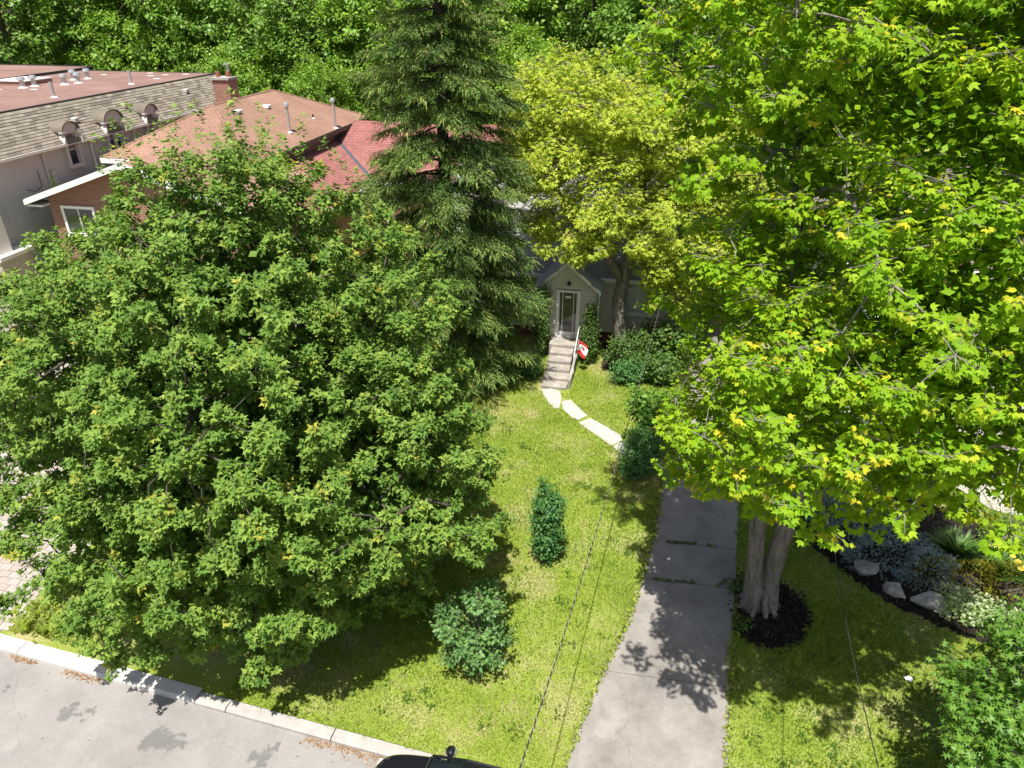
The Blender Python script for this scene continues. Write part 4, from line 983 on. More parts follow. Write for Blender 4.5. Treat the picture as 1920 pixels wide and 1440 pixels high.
# brick chimney: bricks one by one on the two faces in view
CU0,CU1,CV0,CV1,CZ0,CZ1 = 8.70,9.58,23.25,24.1,3.73,8.9
CH = lmb(RH).box((CU0+.012,CV0+.012,CZ0),(CU1-.012,CV1,CZ1)).build("chimney", M_mortar, RH)
lmb(RH).box((CU0-.08,CV0-.08,CZ1),(CU1+.08,CV1+.08,CZ1+.12)).build("chimney_cap", M_kerbo, RH)
bms = []
for m in M_br:
    me = MB().box((0,0,0),(.205,.05,.063)).mesh("brick"); me.materials.append(m); bms.append(me)
ro = Vector(RH["_o"]); nb_ = 0; far = MB(RH["_o"])
for r in range(int((CZ1-CZ0)/.0755)):
    z = CZ0+.006+r*.0755
    for f in (0,1):
        k = 0; p = -(r%2)*.108; ln = (CU1-CU0) if f == 0 else (CV1-CV0)
        while p < ln-.02:
            a = max(p,0.); b = min(p+.205, ln)
            if b-a > .05:
                if z < 6.2 and nb_ < 300:
                    o = bpy.data.objects.new("brick", bms[random.choice((0,0,1,1,2))]); COL.objects.link(o); o.parent = RH; nb_ += 1
                    o.scale = ((b-a)/.205,1,1)
                    if f == 0: o.location = Vector((CU0+a,CV0-.003+random.uniform(-.003,.003),z))-ro
                    else: o.location = Vector((CU0+.05-.003,CV0+.052+a,z))-ro; o.rotation_euler = (0,0,math.pi/2)
                else:
                    if f == 0: far.box((CU0+a,CV0-.003,z),(CU0+b,CV0+.047,z+.063))
                    else: far.box((CU0-.003,CV0+.052+a,z),(CU0+.047,CV0+.052+b,z+.063))
            p += .216
far.build("bricks", M_br[0], RH)["kind"] = "stuff"

# ================================================================== boulders, wires, car
def boulder(u, v, r, sx, sy, sz, seed, label):
    rg = np.random.default_rng(seed); import bmesh
    bm = bmesh.new(); bmesh.ops.create_icosphere(bm, subdivisions=4, radius=1.)
    cuts_ = [(norm(rg.normal(size=3)), .45+.28*rg.random()) for _ in range(14)]
    for p in bm.verts:
        c = np.array(p.co)
        for n, d in cuts_:
            e = c.dot(n)-d
            if e > 0: c = c - n*e*.97
        c = c*(1+.05*math.sin(c[0]*5+seed)+.04*math.sin(c[1]*9+c[2]*7)); p.co = Vector((c[0]*r*sx, c[1]*r*sy, c[2]*r*sz))
    me = bpy.data.meshes.new("boulder"); bm.to_mesh(me); bm.free(); me.polygons.foreach_set("use_smooth", [True]*len(me.polygons))
    o = link("boulder", me, M_boulder); o.location = L(u, v, r*sz*.62); o.rotation_euler = (0,0,rg.random()*3)
    return tag(o, label, "boulder", "boulders edging the garden bed")
boulder(7.95,15.15,.46,1.15,.85,.8,13,"grey boulder at the front end of the mulch bed, below the variegated shrub")
boulder(7.15,15.55,.34,1.2,.8,.7,15,"low tan boulder under the front edge of the blue spruce")
boulder(6.55,16.15,.38,1.1,.9,.8,8,"shaded boulder left of the blue spruce, beneath the overhanging maple leaves")
ws = boulder(6.8,12.7,.12,1.2,.9,.6,21,"small white stone lying on the right-hand lawn"); ws.name = "stone"; ws["category"] = "stone"; del ws["group"]; ws.data = ws.data.copy(); ws.data.materials.clear(); ws.data.materials.append(M_white)
def cable(name, pts, r, mat, label, n=40, twist=None):
    a, m, b = [Vector(p) for p in pts]
    P = [a*(1-t)*(1-2*t) + m*4*t*(1-t) + b*t*(2*t-1) for t in np.linspace(0,1,n)]
    root = empty(name, tuple(P[-1])); tag(root, label, "cable", "overhead service cables")
    mb = MB(P[-1]); mb.smooth = True; mb.tube(P, r, 6); mb.build("core", mat, root)
    if twist:
        N = 400; Q_ = [a*(1-t)*(1-2*t) + m*4*t*(1-t) + b*t*(2*t-1) + Vector((math.cos(t*twist),math.sin(t*twist)*.3,math.sin(t*twist)))*r*.9 for t in np.linspace(0,1,N)]
        mb = MB(P[-1]); mb.smooth = True; mb.tube(Q_, r*.6, 5); mb.build("strand", M_wireg if twist > 600 else M_wire, root)
cable("service_cable", [(-.9,2.2,6.0),(2.40,14.1,3.25),(6.6,28.66,3.2)], .011, M_wire, "black twisted cable sagging over the front lawn to the bungalow", twist=700)
cable("service_cable", [(3.6,2.2,6.4),(7.35,13.2,3.75),(11.3,23.,4.2)], .008, M_wire, "dark cable running over the right-hand lawn past the maple trunk", twist=500)
cable("service_cable", [tuple(L(-40,20,7.2)), tuple(L(-33,24.2,5.5)), tuple(L(-28.4,28.2,5.0))], .014, M_wire, "thin cable reaching the side wall of the grey stucco house")

# black car: nose to the left, parked along the kerb; only its kerb side reaches into view
def car():
    ang = math.atan2(KD[1], KD[0])
    # local frame: +x to the rear along the kerb, +y towards the kerb
    o = np.array([-2.72, 8.72]) - KN*.60
    root = empty("parked_car", (float(o[0]), float(o[1]), -.12), ang-.0)
    tag(root, "black car parked by the kerb, only hood edge and door mirror in view", "car")
    # body loft: stations along x with half-width and shoulder heights
    st = [(0.0,.55,.42,.62),(.08,.74,.34,.74),(.35,.86,.25,.86),(.9,.91,.22,.95),(1.35,.92,.2,1.0),(2.4,.92,.2,1.02),(3.4,.92,.2,1.04),(4.2,.9,.24,1.06),(4.55,.82,.32,1.0),(4.66,.70,.42,.85)]
    mb = MB(); k = 0; ring = []
    for x, w, z0, z1 in st:
        zc = z1+.05
        P = [(x,-w*.9,z0),(x,-w,z0+.18),(x,-w,z1-.14),(x,-w*.95,z1-.03),(x,-w*.8,z1+.02),(x,-w*.4,zc),(x,0,zc+.012),(x,w*.4,zc),(x,w*.8,z1+.02),(x,w*.95,z1-.03),(x,w,z1-.14),(x,w,z0+.18),(x,w*.9,z0)]
        ring.append(P)
    n = len(ring[0]); mb.v = [p for r in ring for p in r]
    for i in range(len(ring)-1):
        for j in range(n): a = i*n+j; b = i*n+(j+1)%n; mb.f.append((a,b,b+n,a+n))
    mb.f.append(tuple(range(n))); mb.f.append(tuple((len(ring)-1)*n+j for j in range(n-1,-1,-1)))
    mb.smooth = True; body = mb.build("body", M_carp, root); s_ = body.modifiers.new("subsurf",'SUBSURF'); s_.levels = s_.render_levels = 2
    # greenhouse
    gh = [(1.18,.78,1.05,1.06),(1.95,.66,1.05,1.47),(2.6,.64,1.05,1.53),(3.4,.62,1.06,1.50),(4.25,.68,1.07,1.12)]
    g = MB(); rr = []
    for x, wt, zb, zt in gh: rr.append([(x,-.84,zb-.06),(x,-wt,zt-.06),(x,-wt*.86,zt),(x,0,zt+.02),(x,wt*.86,zt),(x,wt,zt-.06),(x,.84,zb-.06)])
    n = 7; g.v = [p for r in rr for p in r]
    for i in range(len(rr)-1):
        for j in range(n-1): a = i*n+j; g.f.append((a,a+1,a+1+n,a+n))
    g.smooth = False; g.build("windows", M_carg, root)
    rf = MB(); rv = []
    for x, wt, zt in ((1.90,.67,1.475),(2.6,.65,1.535),(3.45,.63,1.505)): rv.append([(x,-wt-.01,zt-.065),(x,-wt*.86,zt+.01),(x,0,zt+.03),(x,wt*.86,zt+.01),(x,wt+.01,zt-.065)])
    rf.v = [p for r in rv for p in r]
    for i in range(2):
        for j in range(4): a = i*5+j; rf.f.append((a,a+1,a+6,a+5))
    rf.smooth = True; rf.build("roof", M_carp, root)
    for s in (-1,1):
        MB().tube([(1.16,.83*s,1.03),(1.93,.672*s,1.43),(2.6,.655*s,1.48),(3.4,.635*s,1.455),(4.2,.70*s,1.09)], .028, 8).build("window_pillar", M_carp, root)
        MB().tube([(2.75,.85*s,1.02),(2.75,.66*s,1.46)], .035, 8).build("window_pillar", M_black, root)
        MB().tube([(1.50,.80*s,1.02),(1.50,.96*s,1.07)], [.06,.05], 8).build("mirror_arm", M_carp, root)
        m = MB(); P_ = []
        for yy, hh, ww in ((.86,.05,.05),(.90,.085,.10),(.98,.095,.12),(1.05,.08,.10),(1.08,.04,.05)):
            P_ += [(1.50+ww*math.cos(a)*(1.1 if math.cos(a) < 0 else .6), yy*s, 1.09+hh*math.sin(a)) for a in np.linspace(0,6.283,12,endpoint=False)]
        m.v = P_
        for a_ in range(4):
            for b_ in range(12): m.f.append((a_*12+b_, a_*12+(b_+1)%12, a_*12+12+(b_+1)%12, a_*12+12+b_))
        m.f.append(tuple(range(12))); m.f.append(tuple(range(48,60))); m.smooth = True
        m.build("door_mirror", M_carp, root); MB().box((1.575,.90*s,1.03),(1.585,1.04*s,1.15)).build("mirror_glass", M_metal, root)
        for x in (.85,3.75):
            w = MB(); w.tube([(x,.72*s,.33),(x,.93*s,.33)], .33, 24); wh = w.build("wheel", M_rubber, root)
            r_ = MB().tube([(x,.90*s,.33),(x,.94*s,.33)], .21, 18).build("rim", M_metal, root); r_.parent = wh
        MB().box((.06,.42*s,.58),(.22,.70*s,.70)).build("headlight", M_lamp, root); MB().box((4.56,.5*s,.82),(4.64,.72*s,.95)).build("tail_light", M_flagr, root)
    MB().tube([(1.14,-.8,1.045),(1.10,0,1.075),(1.14,.8,1.045)], .02, 6).build("wiper_cowl", M_black, root)
    MB().box((.9,.925,.72),(1.2,.93,.74)).build("side_trim", M_metal, root)
    MB().box((-.02,-.3,.42),(.02,.3,.55)).build("number_plate", M_white, root)
car()

# ================================================================== trees and shrubs
# --- the big round maple on the front lawn
LMB = (-6.4, 15.0, 0)
broadleaf("maple_tree", LMB,
    [([(-6.4,15,-.1),(-6.45,15,.6),(-6.4,15.1,1.8),(-6.3,15.1,3.6),(-6.5,15.2,6.0),(-6.4,15.2,9.3)], [.36,.26,.23,.20,.14,.05])],
    [(-6.2,14.2,5.8,5.3,4.7,4.5),(-7.2,12.8,4.3,3.5,3.3,2.9),(-3.8,13.2,4.6,3.4,3.3,3.1),(-6.0,14.4,9.2,2.4,2.3,2.1),(-9.2,14.3,5.5,2.4,2.6,2.5),(-7.7,14.3,8.5,2.0,2.0,1.7),(-5.3,11.4,3.2,2.4,1.9,1.7),(-7.7,11.1,3.1,1.7,1.6,1.4)],
    960, .63, 18, .40, 11, .126, T_MAPLE_S, M_maple, M_barkd,
    "huge round dark green maple filling the left of the front lawn", young=.08, seed=3, limb_r=.085, droop=.16, upw=1.0, fac=.75, jit=.16, inner=30000, shell=.60, flat=.72, sprigs=30, n_limb=22, twigs=False, petiole=.04, tw=.12,
    keep=lambda P: ~((P[:,0] < -8.2) & (P[:,2] < 2.2+(-8.2-P[:,0])*.75)))
# --- tall spruce
def spruce(base, h, r0, seed):
    rg = np.random.default_rng(seed); root = empty("spruce_tree", base); B = np.array(base); tag(root, "tall dense dark spruce standing left of the bungalow porch", "tree")
    t = MB(base); t.smooth = True; t.tube([(base[0],base[1],base[2]-.1),(base[0],base[1],.5),(base[0]+.05,base[1],h*.5),(base[0],base[1],h)], [.34,.28,.16,.02], 12); t.build("trunk", M_barkd, root)
    br = MB(base); pos, ax, nr, sc, ti, yg = [], [], [], [], [], []; cones = []
    z = 1.3
    while z < h-.4:
        rad = min(r0, .155*(h-z)+.12)*(1+.10*math.sin(z*1.7)); nb = int(6+2*rg.random()) if rad > .8 else 5; ph = rg.random()*6.28
        for k in range(nb):
            an = ph + 6.283*k/nb + rg.normal()*.16; Lb = rad*(.72+.42*rg.random()); zz_ = z+rg.normal()*.12
            d = np.array([math.cos(an), math.sin(an), 0]); m = 12
            P = []
            for i in range(m+1):
                s = i/m; P.append(np.array([base[0],base[1],zz_]) + d*Lb*s + np.array([0,0,Lb*(.10*s - .50*s*s + .26*s**3)]))
            P = np.array(P); br.tube(P[::3], [.035*(1-.8*s)*(.5+Lb/4) for s in np.linspace(0,1,len(P[::3]))], 5, False)
            side = np.cross(d, [0,0,1.]); tb = rg.random()
            nst = max(4, int(Lb/.155))
            for i in range(nst):
                s = .22+.78*(i+rg.random()*.5)/nst; p = np.array([np.interp(s, np.linspace(0,1,m+1), P[:,c]) for c in range(3)])
                wdt = Lb*.42*(1-.72*s)*(.35+.65*min(1,s*2.2))+.12
                for sg in (-1,1):
                    dr = norm(d*.75+side*sg*.8+np.array([0,0,-.12])+rg.normal(size=3)*.12)
                    nsub = max(1, int(wdt/.20))
                    for q in range(nsub):
                        pp_ = p + dr*wdt*(q/nsub)
                        for rep in range(2):
                            a_ = norm(dr*.8 + d*.35*rg.random() + np.array([0,0,-.30-.55*rg.random()]) + rg.normal(size=3)*.22)
                            pos.append(pp_+rg.normal(size=3)*.03); ax.append(a_); nr.append(np.array([0,0,1.])+rg.normal(size=3)*.3); sc.append(.30+.16*rg.random()); ti.append(tb*.5+rg.random()*.5); yg.append(.8*rg.random() if (q == nsub-1 and rg.random() < .3) else 0.)
                a_ = norm(d + np.array([0,0,-.1])+rg.normal(size=3)*.2); pos.append(p); ax.append(a_); nr.append(np.array([0,0,1.])); sc.append(.32); ti.append(tb*.5+rg.random()*.5); yg.append(0.)
            if z > h*.38 and rg.random() < .6:
                for _ in range(3): s = .75+.25*rg.random(); cones.append(np.array([np.interp(s, np.linspace(0,1,m+1), P[:,c]) for c in range(3)])+rg.normal(size=3)*np.array([.12,.12,.03]))
        z += .385+.10*rg.random()
    br.build("branches", M_barkd, root)["kind"] = "stuff"
    pos = np.array(pos); F = frames(np.array(ax), np.array(nr))*np.array(sc)[:,None,None]
    c = link("crown", scatter_mesh("crown", *T_SPRAY, pos-B, F, {"tint": ti, "young": yg}), M_spruce, root); c["kind"] = "stuff"
    cm = MB(base)
    for p in cones: cm.tube([p, p-np.array([0,0,.05]), p-np.array([0,0,.11]), p-np.array([0,0,.15])], [.012,.026,.024,.006], 6, False)
    cm.smooth = True; cm.build("cones", M_cone, root)["kind"] = "stuff"
    return root
spruce((-2.4, 25.4, 0), 27., 3.0, 5)
# --- yellow-green box elder over the bungalow
broadleaf("box_elder_tree", (4.85,28.0,0),
    [([(4.85,28,-.1),(4.75,28,.8),(4.5,28,2.4),(4.75,28.2,4.1),(5.2,28.4,5.7),(5.2,28.4,8.4)], [.36,.31,.28,.25,.20,.07]),
     ([(4.6,28.05,3.4),(3.6,28.1,4.9),(2.3,28.3,6.1),(1.5,28.0,7.6),(1.9,28,9.4)], [.20,.18,.15,.11,.05]), ([(4.85,28.25,4.3),(6.4,28.3,5.6),(7.2,28.6,6.6)], [.17,.13,.06])],
    [(2.1,28.5,9.8,2.5,2.1,2.3),(4.9,28.9,9.2,3.2,2.4,2.3),(7.2,28.6,8.5,2.0,2.2,2.2),(6.3,27.2,5.8,2.0,1.6,2.1),(3.3,27.2,6.9,1.9,1.5,1.2),(1.4,27.3,8.3,1.6,1.4,1.3),(6.9,27.0,4.0,1.0,0.9,1.5),(2.6,26.9,5.4,1.3,0.9,0.7),(5.7,26.9,3.6,.55,.5,.9),(.4,28.2,8.0,1.2,1.2,1.0),(8.5,28.6,7.6,1.6,1.8,2.0),(7.6,27.2,4.6,1.0,.9,1.5),(1.1,27.5,6.1,1.0,.9,.8)],
    600, .50, 13, .40, 8, .24, T_COMP, M_elder, M_bark, "yellow-green box elder with bare limbs rising over the bungalow roof", young=.25, seed=9, limb_r=.06, droop=.38, upw=1.1, jit=.19, shell=.5, flat=.6, n_limb=18)
# dead grey branches sticking out of its left side
DB = empty("dead_branch", (3.2,28.0,5.3)); tag(DB, "bare grey dead branch forking left of the box elder crown", "branch")
rg_ = np.random.default_rng(4); db = MB((3.2,28.0,5.3)); db.smooth = True
def fork(p, d, ln, r, dep):
    q = p + d*ln*.5 + rg_.normal(size=3)*ln*.06; e = p + d*ln + rg_.normal(size=3)*ln*.08
    db.tube([p, q, e], [r, r*.8, r*.5], 6, False)
    if dep: 
        for _ in range(2+(rg_.random() < .5)): fork(q if rg_.random() < .4 else e, norm(d+rg_.normal(size=3)*.55), ln*(.5+.25*rg_.random()), r*.5, dep-1)
fork(np.array([3.2,28.,5.3]), norm(np.array([-.85,-.2,.45])), 1.6, .05, 4)
db.build("branches", M_twig, DB)["kind"] = "stuff"
# --- sunlit maple in the right foreground
RM = broadleaf("maple_tree", (6.4,13.35,0),
    [([(6.24,13.35,-.1),(6.20,13.35,.25),(6.15,13.4,.9),(5.99,13.45,2.4),(5.88,13.5,3.7),(5.76,13.5,5.5),(5.72,13.4,7.4),(5.6,13.3,9.4),(5.2,13.3,11.0),(5.0,13.3,12.4)], [.40,.27,.22,.19,.18,.165,.15,.115,.07,.02]),
     ([(6.54,13.35,-.1),(6.58,13.4,.25),(6.56,13.45,.9),(6.60,13.4,2.1),(6.68,13.4,3.2),(6.78,13.45,4.5),(6.83,13.4,5.5),(7.3,13.2,7.4),(8.0,12.9,9.6),(8.4,12.8,13)], [.42,.30,.25,.225,.215,.20,.18,.15,.11,.05])],
    [(6.9,12.2,11.2,3.8,4.0,3.9),(8.8,11.8,10.4,3.4,3.5,4.0),(6.0,10.8,7.9,2.7,2.9,1.9),(8.2,10.8,7.9,2.7,2.7,2.0),(7.2,13.0,15.0,3.4,3.2,2.5),(9.4,12.3,14.3,3.0,3.0,2.7),(4.5,13.0,13.4,2.4,2.6,2.4),(9.4,11.6,8.7,2.0,2.2,1.8),(5.2,13.2,8.2,2.0,1.9,2.5),(4.0,8.6,8.8,1.6,1.4,1.3),(4.3,12.3,5.8,1.3,1.5,1.5),(4.3,10.9,6.9,1.3,1.3,1.3),(6.3,8.5,8.8,2.0,1.7,1.4),(6.0,9.2,10.2,2.2,1.8,1.8)],
    1010, .51, 10, .43, 11, .108, T_MAPLE_M, M_maple2, M_bark, "tall sunlit maple with twin grey trunk beside the concrete driveway", young=.24, seed=12, limb_r=.06, droop=.62, upw=.95, jit=.19, petiole=.07, tw=.17, shell=.5, flat=.6, twigm=M_twig, twr=(.007,.004), leaf_parts=300, inner=22000, n_limb=26, outw=.7)
rt = MB((6.4,13.35,0)); rt.smooth = True
for a, l_ in ((-2.2,.62),(-1.5,.52),(-.9,.66),(-.2,.6),(.6,.6),(2.6,.6),(3.3,.65)):
    d_ = Vector((math.cos(a),math.sin(a),0)); c_ = Vector((6.4,13.37,0))
    rt.tube([c_+d_*.12+Vector((0,0,.75)), c_+d_*.30+Vector((0,0,.32)), c_+d_*.46+Vector((0,0,.10)), c_+d_*l_+Vector((0,0,-.02))], [.08,.085,.065,.02], 8)
rt.build("roots", M_bark, RM)["kind"] = "stuff"
# knot hole on its right stem
kh = MB((6.4,13.35,0)); kh.smooth = True; kc = Vector((6.86,13.2,5.5))
kh.tube([kc+Vector((math.cos(a)*.085,-.02*abs(math.sin(a)),math.sin(a)*.13)) for a in np.linspace(0,6.283,17)], .035, 7, False); kh.build("knot_rim", M_bark, RM)
kh = MB((6.4,13.35,0)); kh.add([kc+Vector((math.cos(a)*.085,.01,math.sin(a)*.13)) for a in np.linspace(0,6.283,16,endpoint=False)], [tuple(range(16))]); kh.build("knot_hole", M_mulch, RM)
# --- pin oak in the lower right corner
broadleaf("oak_tree", (9.2,8.7,0), [([(9.2,8.7,-.05),(9.2,8.7,1.5),(9.1,8.6,3.),(9.1,8.6,4.6)], [.10,.09,.07,.02])],
    [(9.7,8.4,3.1,1.65,1.5,1.35),(8.8,8.0,2.6,1.1,1.0,.9),(9.6,8.6,4.0,1.0,1.0,.8),(10.6,8.6,3.6,1.5,1.5,1.5)],
    95, .48, 9, .40, 9, .20, T_PIN, M_oak2, M_barkd, "small bright green oak at the lower right corner of the picture", twr=(.005,.003), seed=21, limb_r=.028, droop=.35, upw=.75, shell=.4, flat=.5, leaf_parts=60, n_limb=12)
# --- oak sapling and lilac on the lawn
broadleaf("oak_sapling", tuple(L(-3.05,11.0)), [([(L(-3.05,11.0,-.03)),(L(-3.05,11.0,.7)),(L(-3.0,11.05,1.6)),(L(-3.0,11.1,2.4))], [.045,.04,.025,.008])],
    [(*L(-3.05,11.0,1.1),.78,.75,.8),(*L(-2.9,11.3,2.0),.5,.5,.6),(*L(-3.7,11.2,1.5),.45,.4,.35)],
    46, .30, 8, .22, 8, .115, T_OAK, M_oak, M_barkd, "bushy young oak on the lawn nearest the road", "tree", seed=31, limb_r=.016, droop=.25, upw=.8, shell=.25, flat=.6, n_limb=10, twr=(.006,.003))
shrub("lilac_bush", tuple(L(-2.05,14.95)), [(0,0,.75,.46,.44,.7),(0,0,1.3,.50,.46,.7),(.02,.0,1.95,.50,.46,.6),(-.15,.0,2.6,.14,.14,.3)], 640, 7, .095, T_OVAL, M_lilac, "narrow upright dark green bush alone in the middle of the lawn", "bush", seed=33)
shrub("lilac_bush", tuple(L(.35,19.7)), [(0,0,.75,.78,.72,.75),(.15,.25,1.3,.62,.6,.5),(-.25,-.2,.5,.6,.6,.5)], 560, 7, .10, T_OVAL, M_lilac, "rounded dark green bush where the path meets the driveway", "bush", seed=34)
shrub("maple_sapling", tuple(L(.55,20.6)), [(0,0,1.9,.9,.8,.7),(.5,-.2,2.3,.7,.6,.5),(-.3,.3,2.2,.6,.6,.5)], 130, 7, .15, T_MAPLE, M_oak2, "loose young maple growing behind the rounded bush at the path", "tree", seed=35, young=.1)
# --- planting against the bungalow
for i, (u, v, ells, n, lf_, tm, m, lab) in enumerate((
    (-4.25,27.45,[(0,0,1.5,.42,.35,1.4),(.05,.05,2.7,.38,.32,.75)],330,.11,T_OVAL,M_bush,"tall leafy bush left of the porch door"),
    (-2.2,27.2,[(0,0,1.1,.50,.4,1.1),(.1,.1,2.1,.36,.3,.8)],360,.11,T_OVAL,M_bush,"tall leafy bush right of the porch door"),
    (-.55,26.9,[(0,0,.9,.95,.7,.9),(.5,-.3,.6,.8,.6,.6)],430,.13,T_OVAL,M_bush,"wide dark bush at the foot of the box elder trunk"),
    (.65,27.6,[(0,0,1.1,.95,.8,1.0)],300,.16,T_MAPLE,M_bush,"broad leafed bush below the bungalow window"),
    (1.75,27.3,[(0,0,1.1,.8,.8,1.1),(.2,.3,2.0,.6,.6,.7)],330,.14,T_MAPLE,M_bush,"bush at the right corner of the bungalow by the driveway"),
    (-.4,25.8,[(0,0,.55,.8,.55,.55)],240,.12,T_OVAL,M_lilac,"low bush spilling onto the lawn in front of the planting"),
    (.9,26.0,[(0,0,.7,.7,.6,.7)],240,.13,T_MAPLE,M_bush,"low leafy bush beside the driveway near the house"),
    (-4.35,25.6,[(0,0,.6,.5,.6,.6)],200,.10,T_OVAL,M_lilac,"dark low bush left of the front steps under the spruce"),
    (2.2,29.6,[(0,0,1.8,.9,.9,1.7),(.2,.2,3.4,.7,.7,1.2)],460,.15,T_OVAL,M_bush,"tall dark shrub beside the right wall of the bungalow"))):
    shrub("foundation_shrub", tuple(L(u,v)), ells, n, 7, lf_, tm, m, lab, "bush", "bushes planted along the bungalow front", 40+i, young=.05)
# --- garden bed on the right
def needle_mound(name, base, ells, n, size, mat, label, seed, cat="shrub", young=.15):
    rg = np.random.default_rng(seed); root = empty(name, base); B = np.array(base); tag(root, label, cat)
    E = [(e[0]+base[0],e[1]+base[1],e[2]+base[2],*e[3:]) for e in ells]; P = crown_points(E, n, .03, .72, rg); P = P[P[:,2] > base[2]+.03]
    C = np.array([e[:3] for e in E]); nn = (((P[:,None]-C[None])/np.array([e[3:6] for e in E])[None])**2).sum(-1).argmin(1)
    out = norm(P-C[nn]); ax = norm(out*np.array([1,1,.5])+rg.normal(size=P.shape)*.35+np.array([0,0,.05]))
    F = frames(ax, np.array([0,0,1.])+rg.normal(size=P.shape)*.3)*(size*(.7+.6*rg.random(len(P))))[:,None,None]
    c = link("foliage", scatter_mesh("foliage", *T_SPRAY, P-B, F, {"tint": rg.random(len(P)), "young": (rg.random(len(P)) < young)*rg.random(len(P))}), mat, root); c["kind"] = "stuff"
    st = MB(base); st.smooth = True
    for e in E: st.tube([B+np.array([0,0,-.02]), (B+np.array(e[:3]))/2+np.array([0,0,.1]), np.array(e[:3])], [.05,.035,.015], 6, False)
    st.build("stems", M_barkd, root); return root
needle_mound("blue_spruce_shrub", tuple(L(7.2,16.7)), [(0,0,.45,1.15,.85,.6),(.75,-.55,.35,.8,.6,.5),(-.75,.65,.7,.85,.7,.7),(-.2,.3,.95,.7,.6,.45),(-1.2,1.2,.8,.6,.6,.6)], 4200, .16, M_blue, "spreading blue-grey dwarf spruce above the boulders", 51)
needle_mound("golden_juniper", tuple(L(9.7,16.0)), [(-1.3,.45,.35,.6,.4,.45),(-.5,.2,.4,.7,.45,.5),(.4,0,.45,.8,.5,.52),(1.4,-.2,.45,.8,.5,.52),(2.4,-.4,.45,.8,.5,.52)], 4200, .10, M_gold, "low golden hedge running along the mulch bed", 52, "hedge", 0)
def blades(name, base, n, r, h, mat, label, seed, w=.05, cat="plant", lean=.7):
    rg = np.random.default_rng(seed); root = empty(name, base); tag(root, label, cat)
    m = n; q = rg.random(m)**.6*r; a = rg.random(m)*6.28; P = np.stack([np.cos(a)*q*.55, np.sin(a)*q*.55, np.full(m,.01)],-1)
    a2 = a+rg.normal(size=m)*.6; ax = np.stack([np.cos(a2)*lean*(q/r+.2), np.sin(a2)*lean*(q/r+.2), np.ones(m)],-1)
    T = (np.array([(-w,0,0),(w,0,0),(-w,.5,-.02),(w,.5,-.02),(0,1,-.28)]), np.array([(0,1,3),(0,3,2),(2,3,4)]))
    F = frames(ax, np.stack([np.cos(a2),np.sin(a2),np.full(m,.4)],-1)*np.array([-1,-1,1]))*(h*(.6+.6*rg.random(m)))[:,None,None]
    link("foliage", scatter_mesh("foliage", *T, P, F, {"tint": rg.random(m)}), mat, root)["kind"] = "stuff"
    return root
for i, (u, v) in enumerate(((8.55,15.15),(9.15,14.85),(9.75,14.55))):
    shrub("variegated_dogwood", tuple(L(u,v)), [(0,0,.36,.58,.5,.38),(.2,-.15,.28,.5,.45,.32)], 190, 8, .12, T_OAK, M_varieg, ["pale variegated shrub next to the front boulder","middle pale variegated shrub in the garden bed","pale variegated shrub by the right edge of the picture"][i], "shrub", "variegated shrubs in the garden bed", 60+i)
dl = [((9.3,17.4),"clump of strap leaved daylilies behind the golden hedge, nearest the blue spruce"),((10.1,17.0),"clump of daylilies with yellow flowers behind the golden hedge"),((11.,16.8),"clump of daylilies behind the hedge at the right edge"),((5.6,18.2),"shaded clump of long grassy leaves right of the maple trunk"),((6.2,18.9),"grassy leaved clump in shade behind the blue spruce")]
for i, ((u, v), lab) in enumerate(dl):
    b_ = blades("daylily", tuple(L(u,v)), 420, .75, .62, M_grassy, lab, 70+i); b_["group"] = "daylily clumps in the garden bed"
    if 1 <= i <= 2:
        rg = np.random.default_rng(80+i); P = np.stack([rg.normal(size=12)*.4, rg.normal(size=12)*.3, .6+.15*rg.random(12)],-1)
        for p in P:
            a = np.arange(6)*1.047; ax = np.stack([np.cos(a),np.sin(a),np.full(6,.5)],-1)
            me = scatter_mesh("flower", *T_DIAM, np.repeat(p[None],6,0), frames(ax, np.array([[0,0,1.]]).repeat(6,0))*.09, {"tint": rg.random(6)}); link("flower", me, M_petal, b_)
shrub("feathery_shrub", tuple(L(10.8,18.0)), [(0,0,.6,.9,.8,.6),(.9,.1,.6,.8,.7,.6)], 420, 8, .085, T_OVAL, M_bush, "fine leaved olive shrub in front of the pale forecourt", seed=77, young=.5)
for i, (u, v) in enumerate(((3.12,14.85),(3.15,13.6))):
    shrub("ground_plant", tuple(L(u,v)), [(0,0,.12,.28,.28,.14)], 46, 6, .08, T_OVAL, M_weed, ["small leafy plant at the mulch ring edge behind the trunk","small leafy plant at the mulch ring edge in front of the trunk"][i], "plant", "small plants in the mulch ring", 90+i, stemn=2)
# --- columnar cedar by the grey house
shrub("cedar_tree", tuple(L(-27.2,28.3)), [(0,0,2.2,.5,.5,2.2),(.0,0,4.4,.36,.36,1.5),(0,0,5.7,.2,.2,.9)], 900, 6, .16, T_SPRAY, M_cedar, "narrow green cedar column between the grey house and brick gable", "tree", seed=95, droop=-.3, upw=.4)
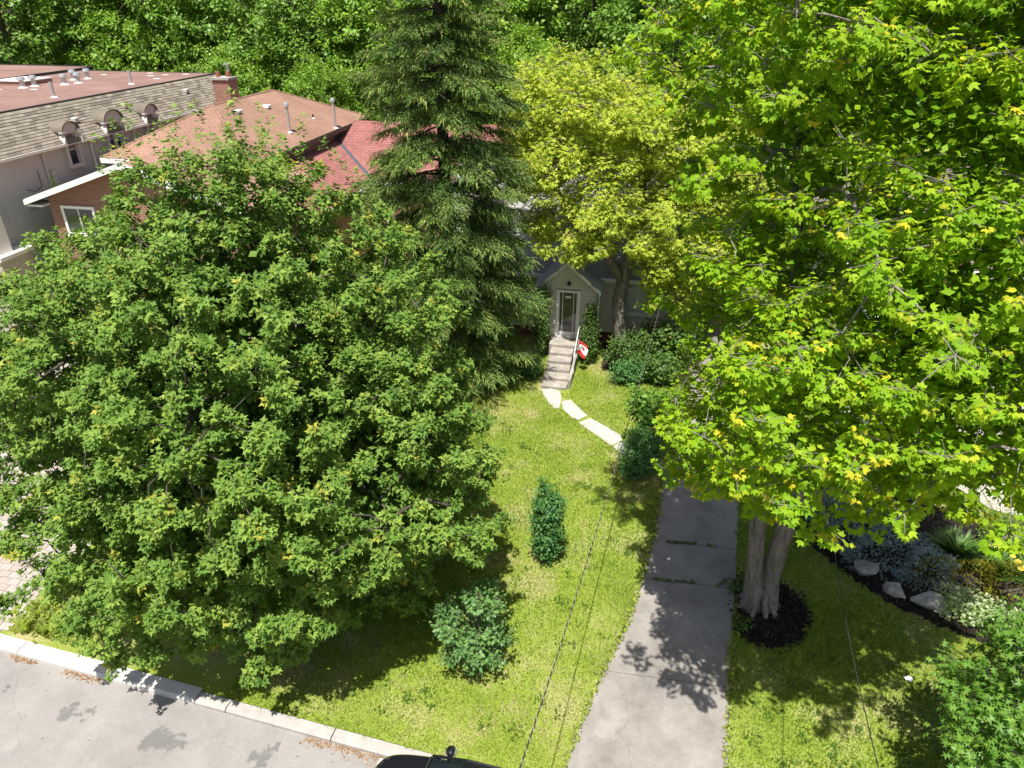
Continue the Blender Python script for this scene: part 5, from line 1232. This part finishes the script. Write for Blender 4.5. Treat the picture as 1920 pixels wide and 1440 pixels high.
# --- trees behind the houses: four made, the rest copied
def proto(seed, mat, h, rx, leaf, lab, nb=290):
    rg = np.random.default_rng(seed); E = [(0,0,h*.58,rx,rx,h*.40)]
    for k in range(6):
        a = k*1.047+rg.random(); E.append((math.cos(a)*rx*.55, math.sin(a)*rx*.55, h*(.35+.42*rg.random()), rx*.52, rx*.52, h*.2))
    return broadleaf("background_tree", (0,0,0), [([(0,0,-.2),(.05,0,h*.25),(0,.1,h*.55),(0,0,h*.88)], [.34,.27,.18,.04])], E, nb, .9, 8, .85, 10, leaf, T_DIAM, mat, M_barkd, lab, "tree", "tall trees behind the houses", seed=seed, droop=.3, upw=.7, shell=.6, flat=.6, young=.08, twigs=False, n_limb=12)
PR_ = [proto(101, M_far, 19., 5.6, .34, "x"), proto(102, M_far2, 21., 5.2, .34, "x"), proto(103, M_far, 17., 5.0, .32, "x"), proto(104, M_far2, 18., 6.0, .36, "x")]
SP = [(-45,62,0,1.0,"green tree at the top left corner behind the flat roofs"),
      (-36,63,3,.98,"broad tree above the skylight of the grey house's flat roof"),
      (-28,60,1,.92,"dark tree above the far end of the grey house roof"),
      (-21,58,0,.95,"tree directly behind the brick chimney"),
      (-13,57,2,1.08,"tree behind the brown hip roof, left of the spruce"),
      (-6,62,1,1.0,"tall tree mostly hidden behind the spruce top"),
      (.5,55,3,.98,"dark tree behind the top of the box elder"),
      (7,57,1,.96,"dark tree right of the box elder top"),
      (14,55,0,1.0,"tree behind the sunlit maple, nearest the bungalow side"),
      (21,50,3,1.0,"tree behind the white house roof, hidden by the maple crown"),
      (4.5,41,2,.74,"smaller dark tree behind the right end of the bungalow"),
      (5.6,34.5,2,.52,"small tree in shade between the bungalow and the driveway"),
      (-56,58,1,1.0,"tree at the left edge behind the second flat roof"),
      (-64,66,0,1.15,"far tree beyond the left edge of the flat roofed building"),
      (-50,66,3,1.1,"tree between the two flat roofs in the back row"),
      (-33,53,2,.62,"shorter tree just beyond the grey house's far roof end"),
      (-24.5,52,0,.55,"shorter tree just right of the brick chimney"),
      (-15.5,53,3,.6,"shorter tree behind the vent pipes of the hip roof"),
      (-52,72,1,1.1,"far tree at the left edge in the back row"),
      (-41,75,2,1.25,"back row tree left of the grey house end"),
      (-30,74,0,1.15,"back row tree seen above the brown hip roof"),
      (-17,73,3,1.15,"back row tree left of the spruce tip"),
      (-4,76,1,1.1,"back row tree beyond the spruce"),
      (10,72,2,1.2,"back row tree beyond the box elder"),
      (24,68,0,1.1,"back row tree at the upper right"),
      (34,60,1,1.0,"back row tree past the right edge of the white house"),
      (-9,50,2,.72,"shorter tree behind the red wing, beside the spruce")]
usedp = set()
for i, (u, v, k, s, lab) in enumerate(SP):
    if k not in usedp: o = PR_[k]; usedp.add(k); o.location = L(u,v); o.rotation_euler = (0,0,i*1.3); o.scale = (s,s,s)
    else: o = copy_tree(PR_[k], L(u,v), i*1.3, s)
    o["label"] = lab
# strip helper keys
for o in list(bpy.data.objects):
    if "_o" in o.keys(): del o["_o"]
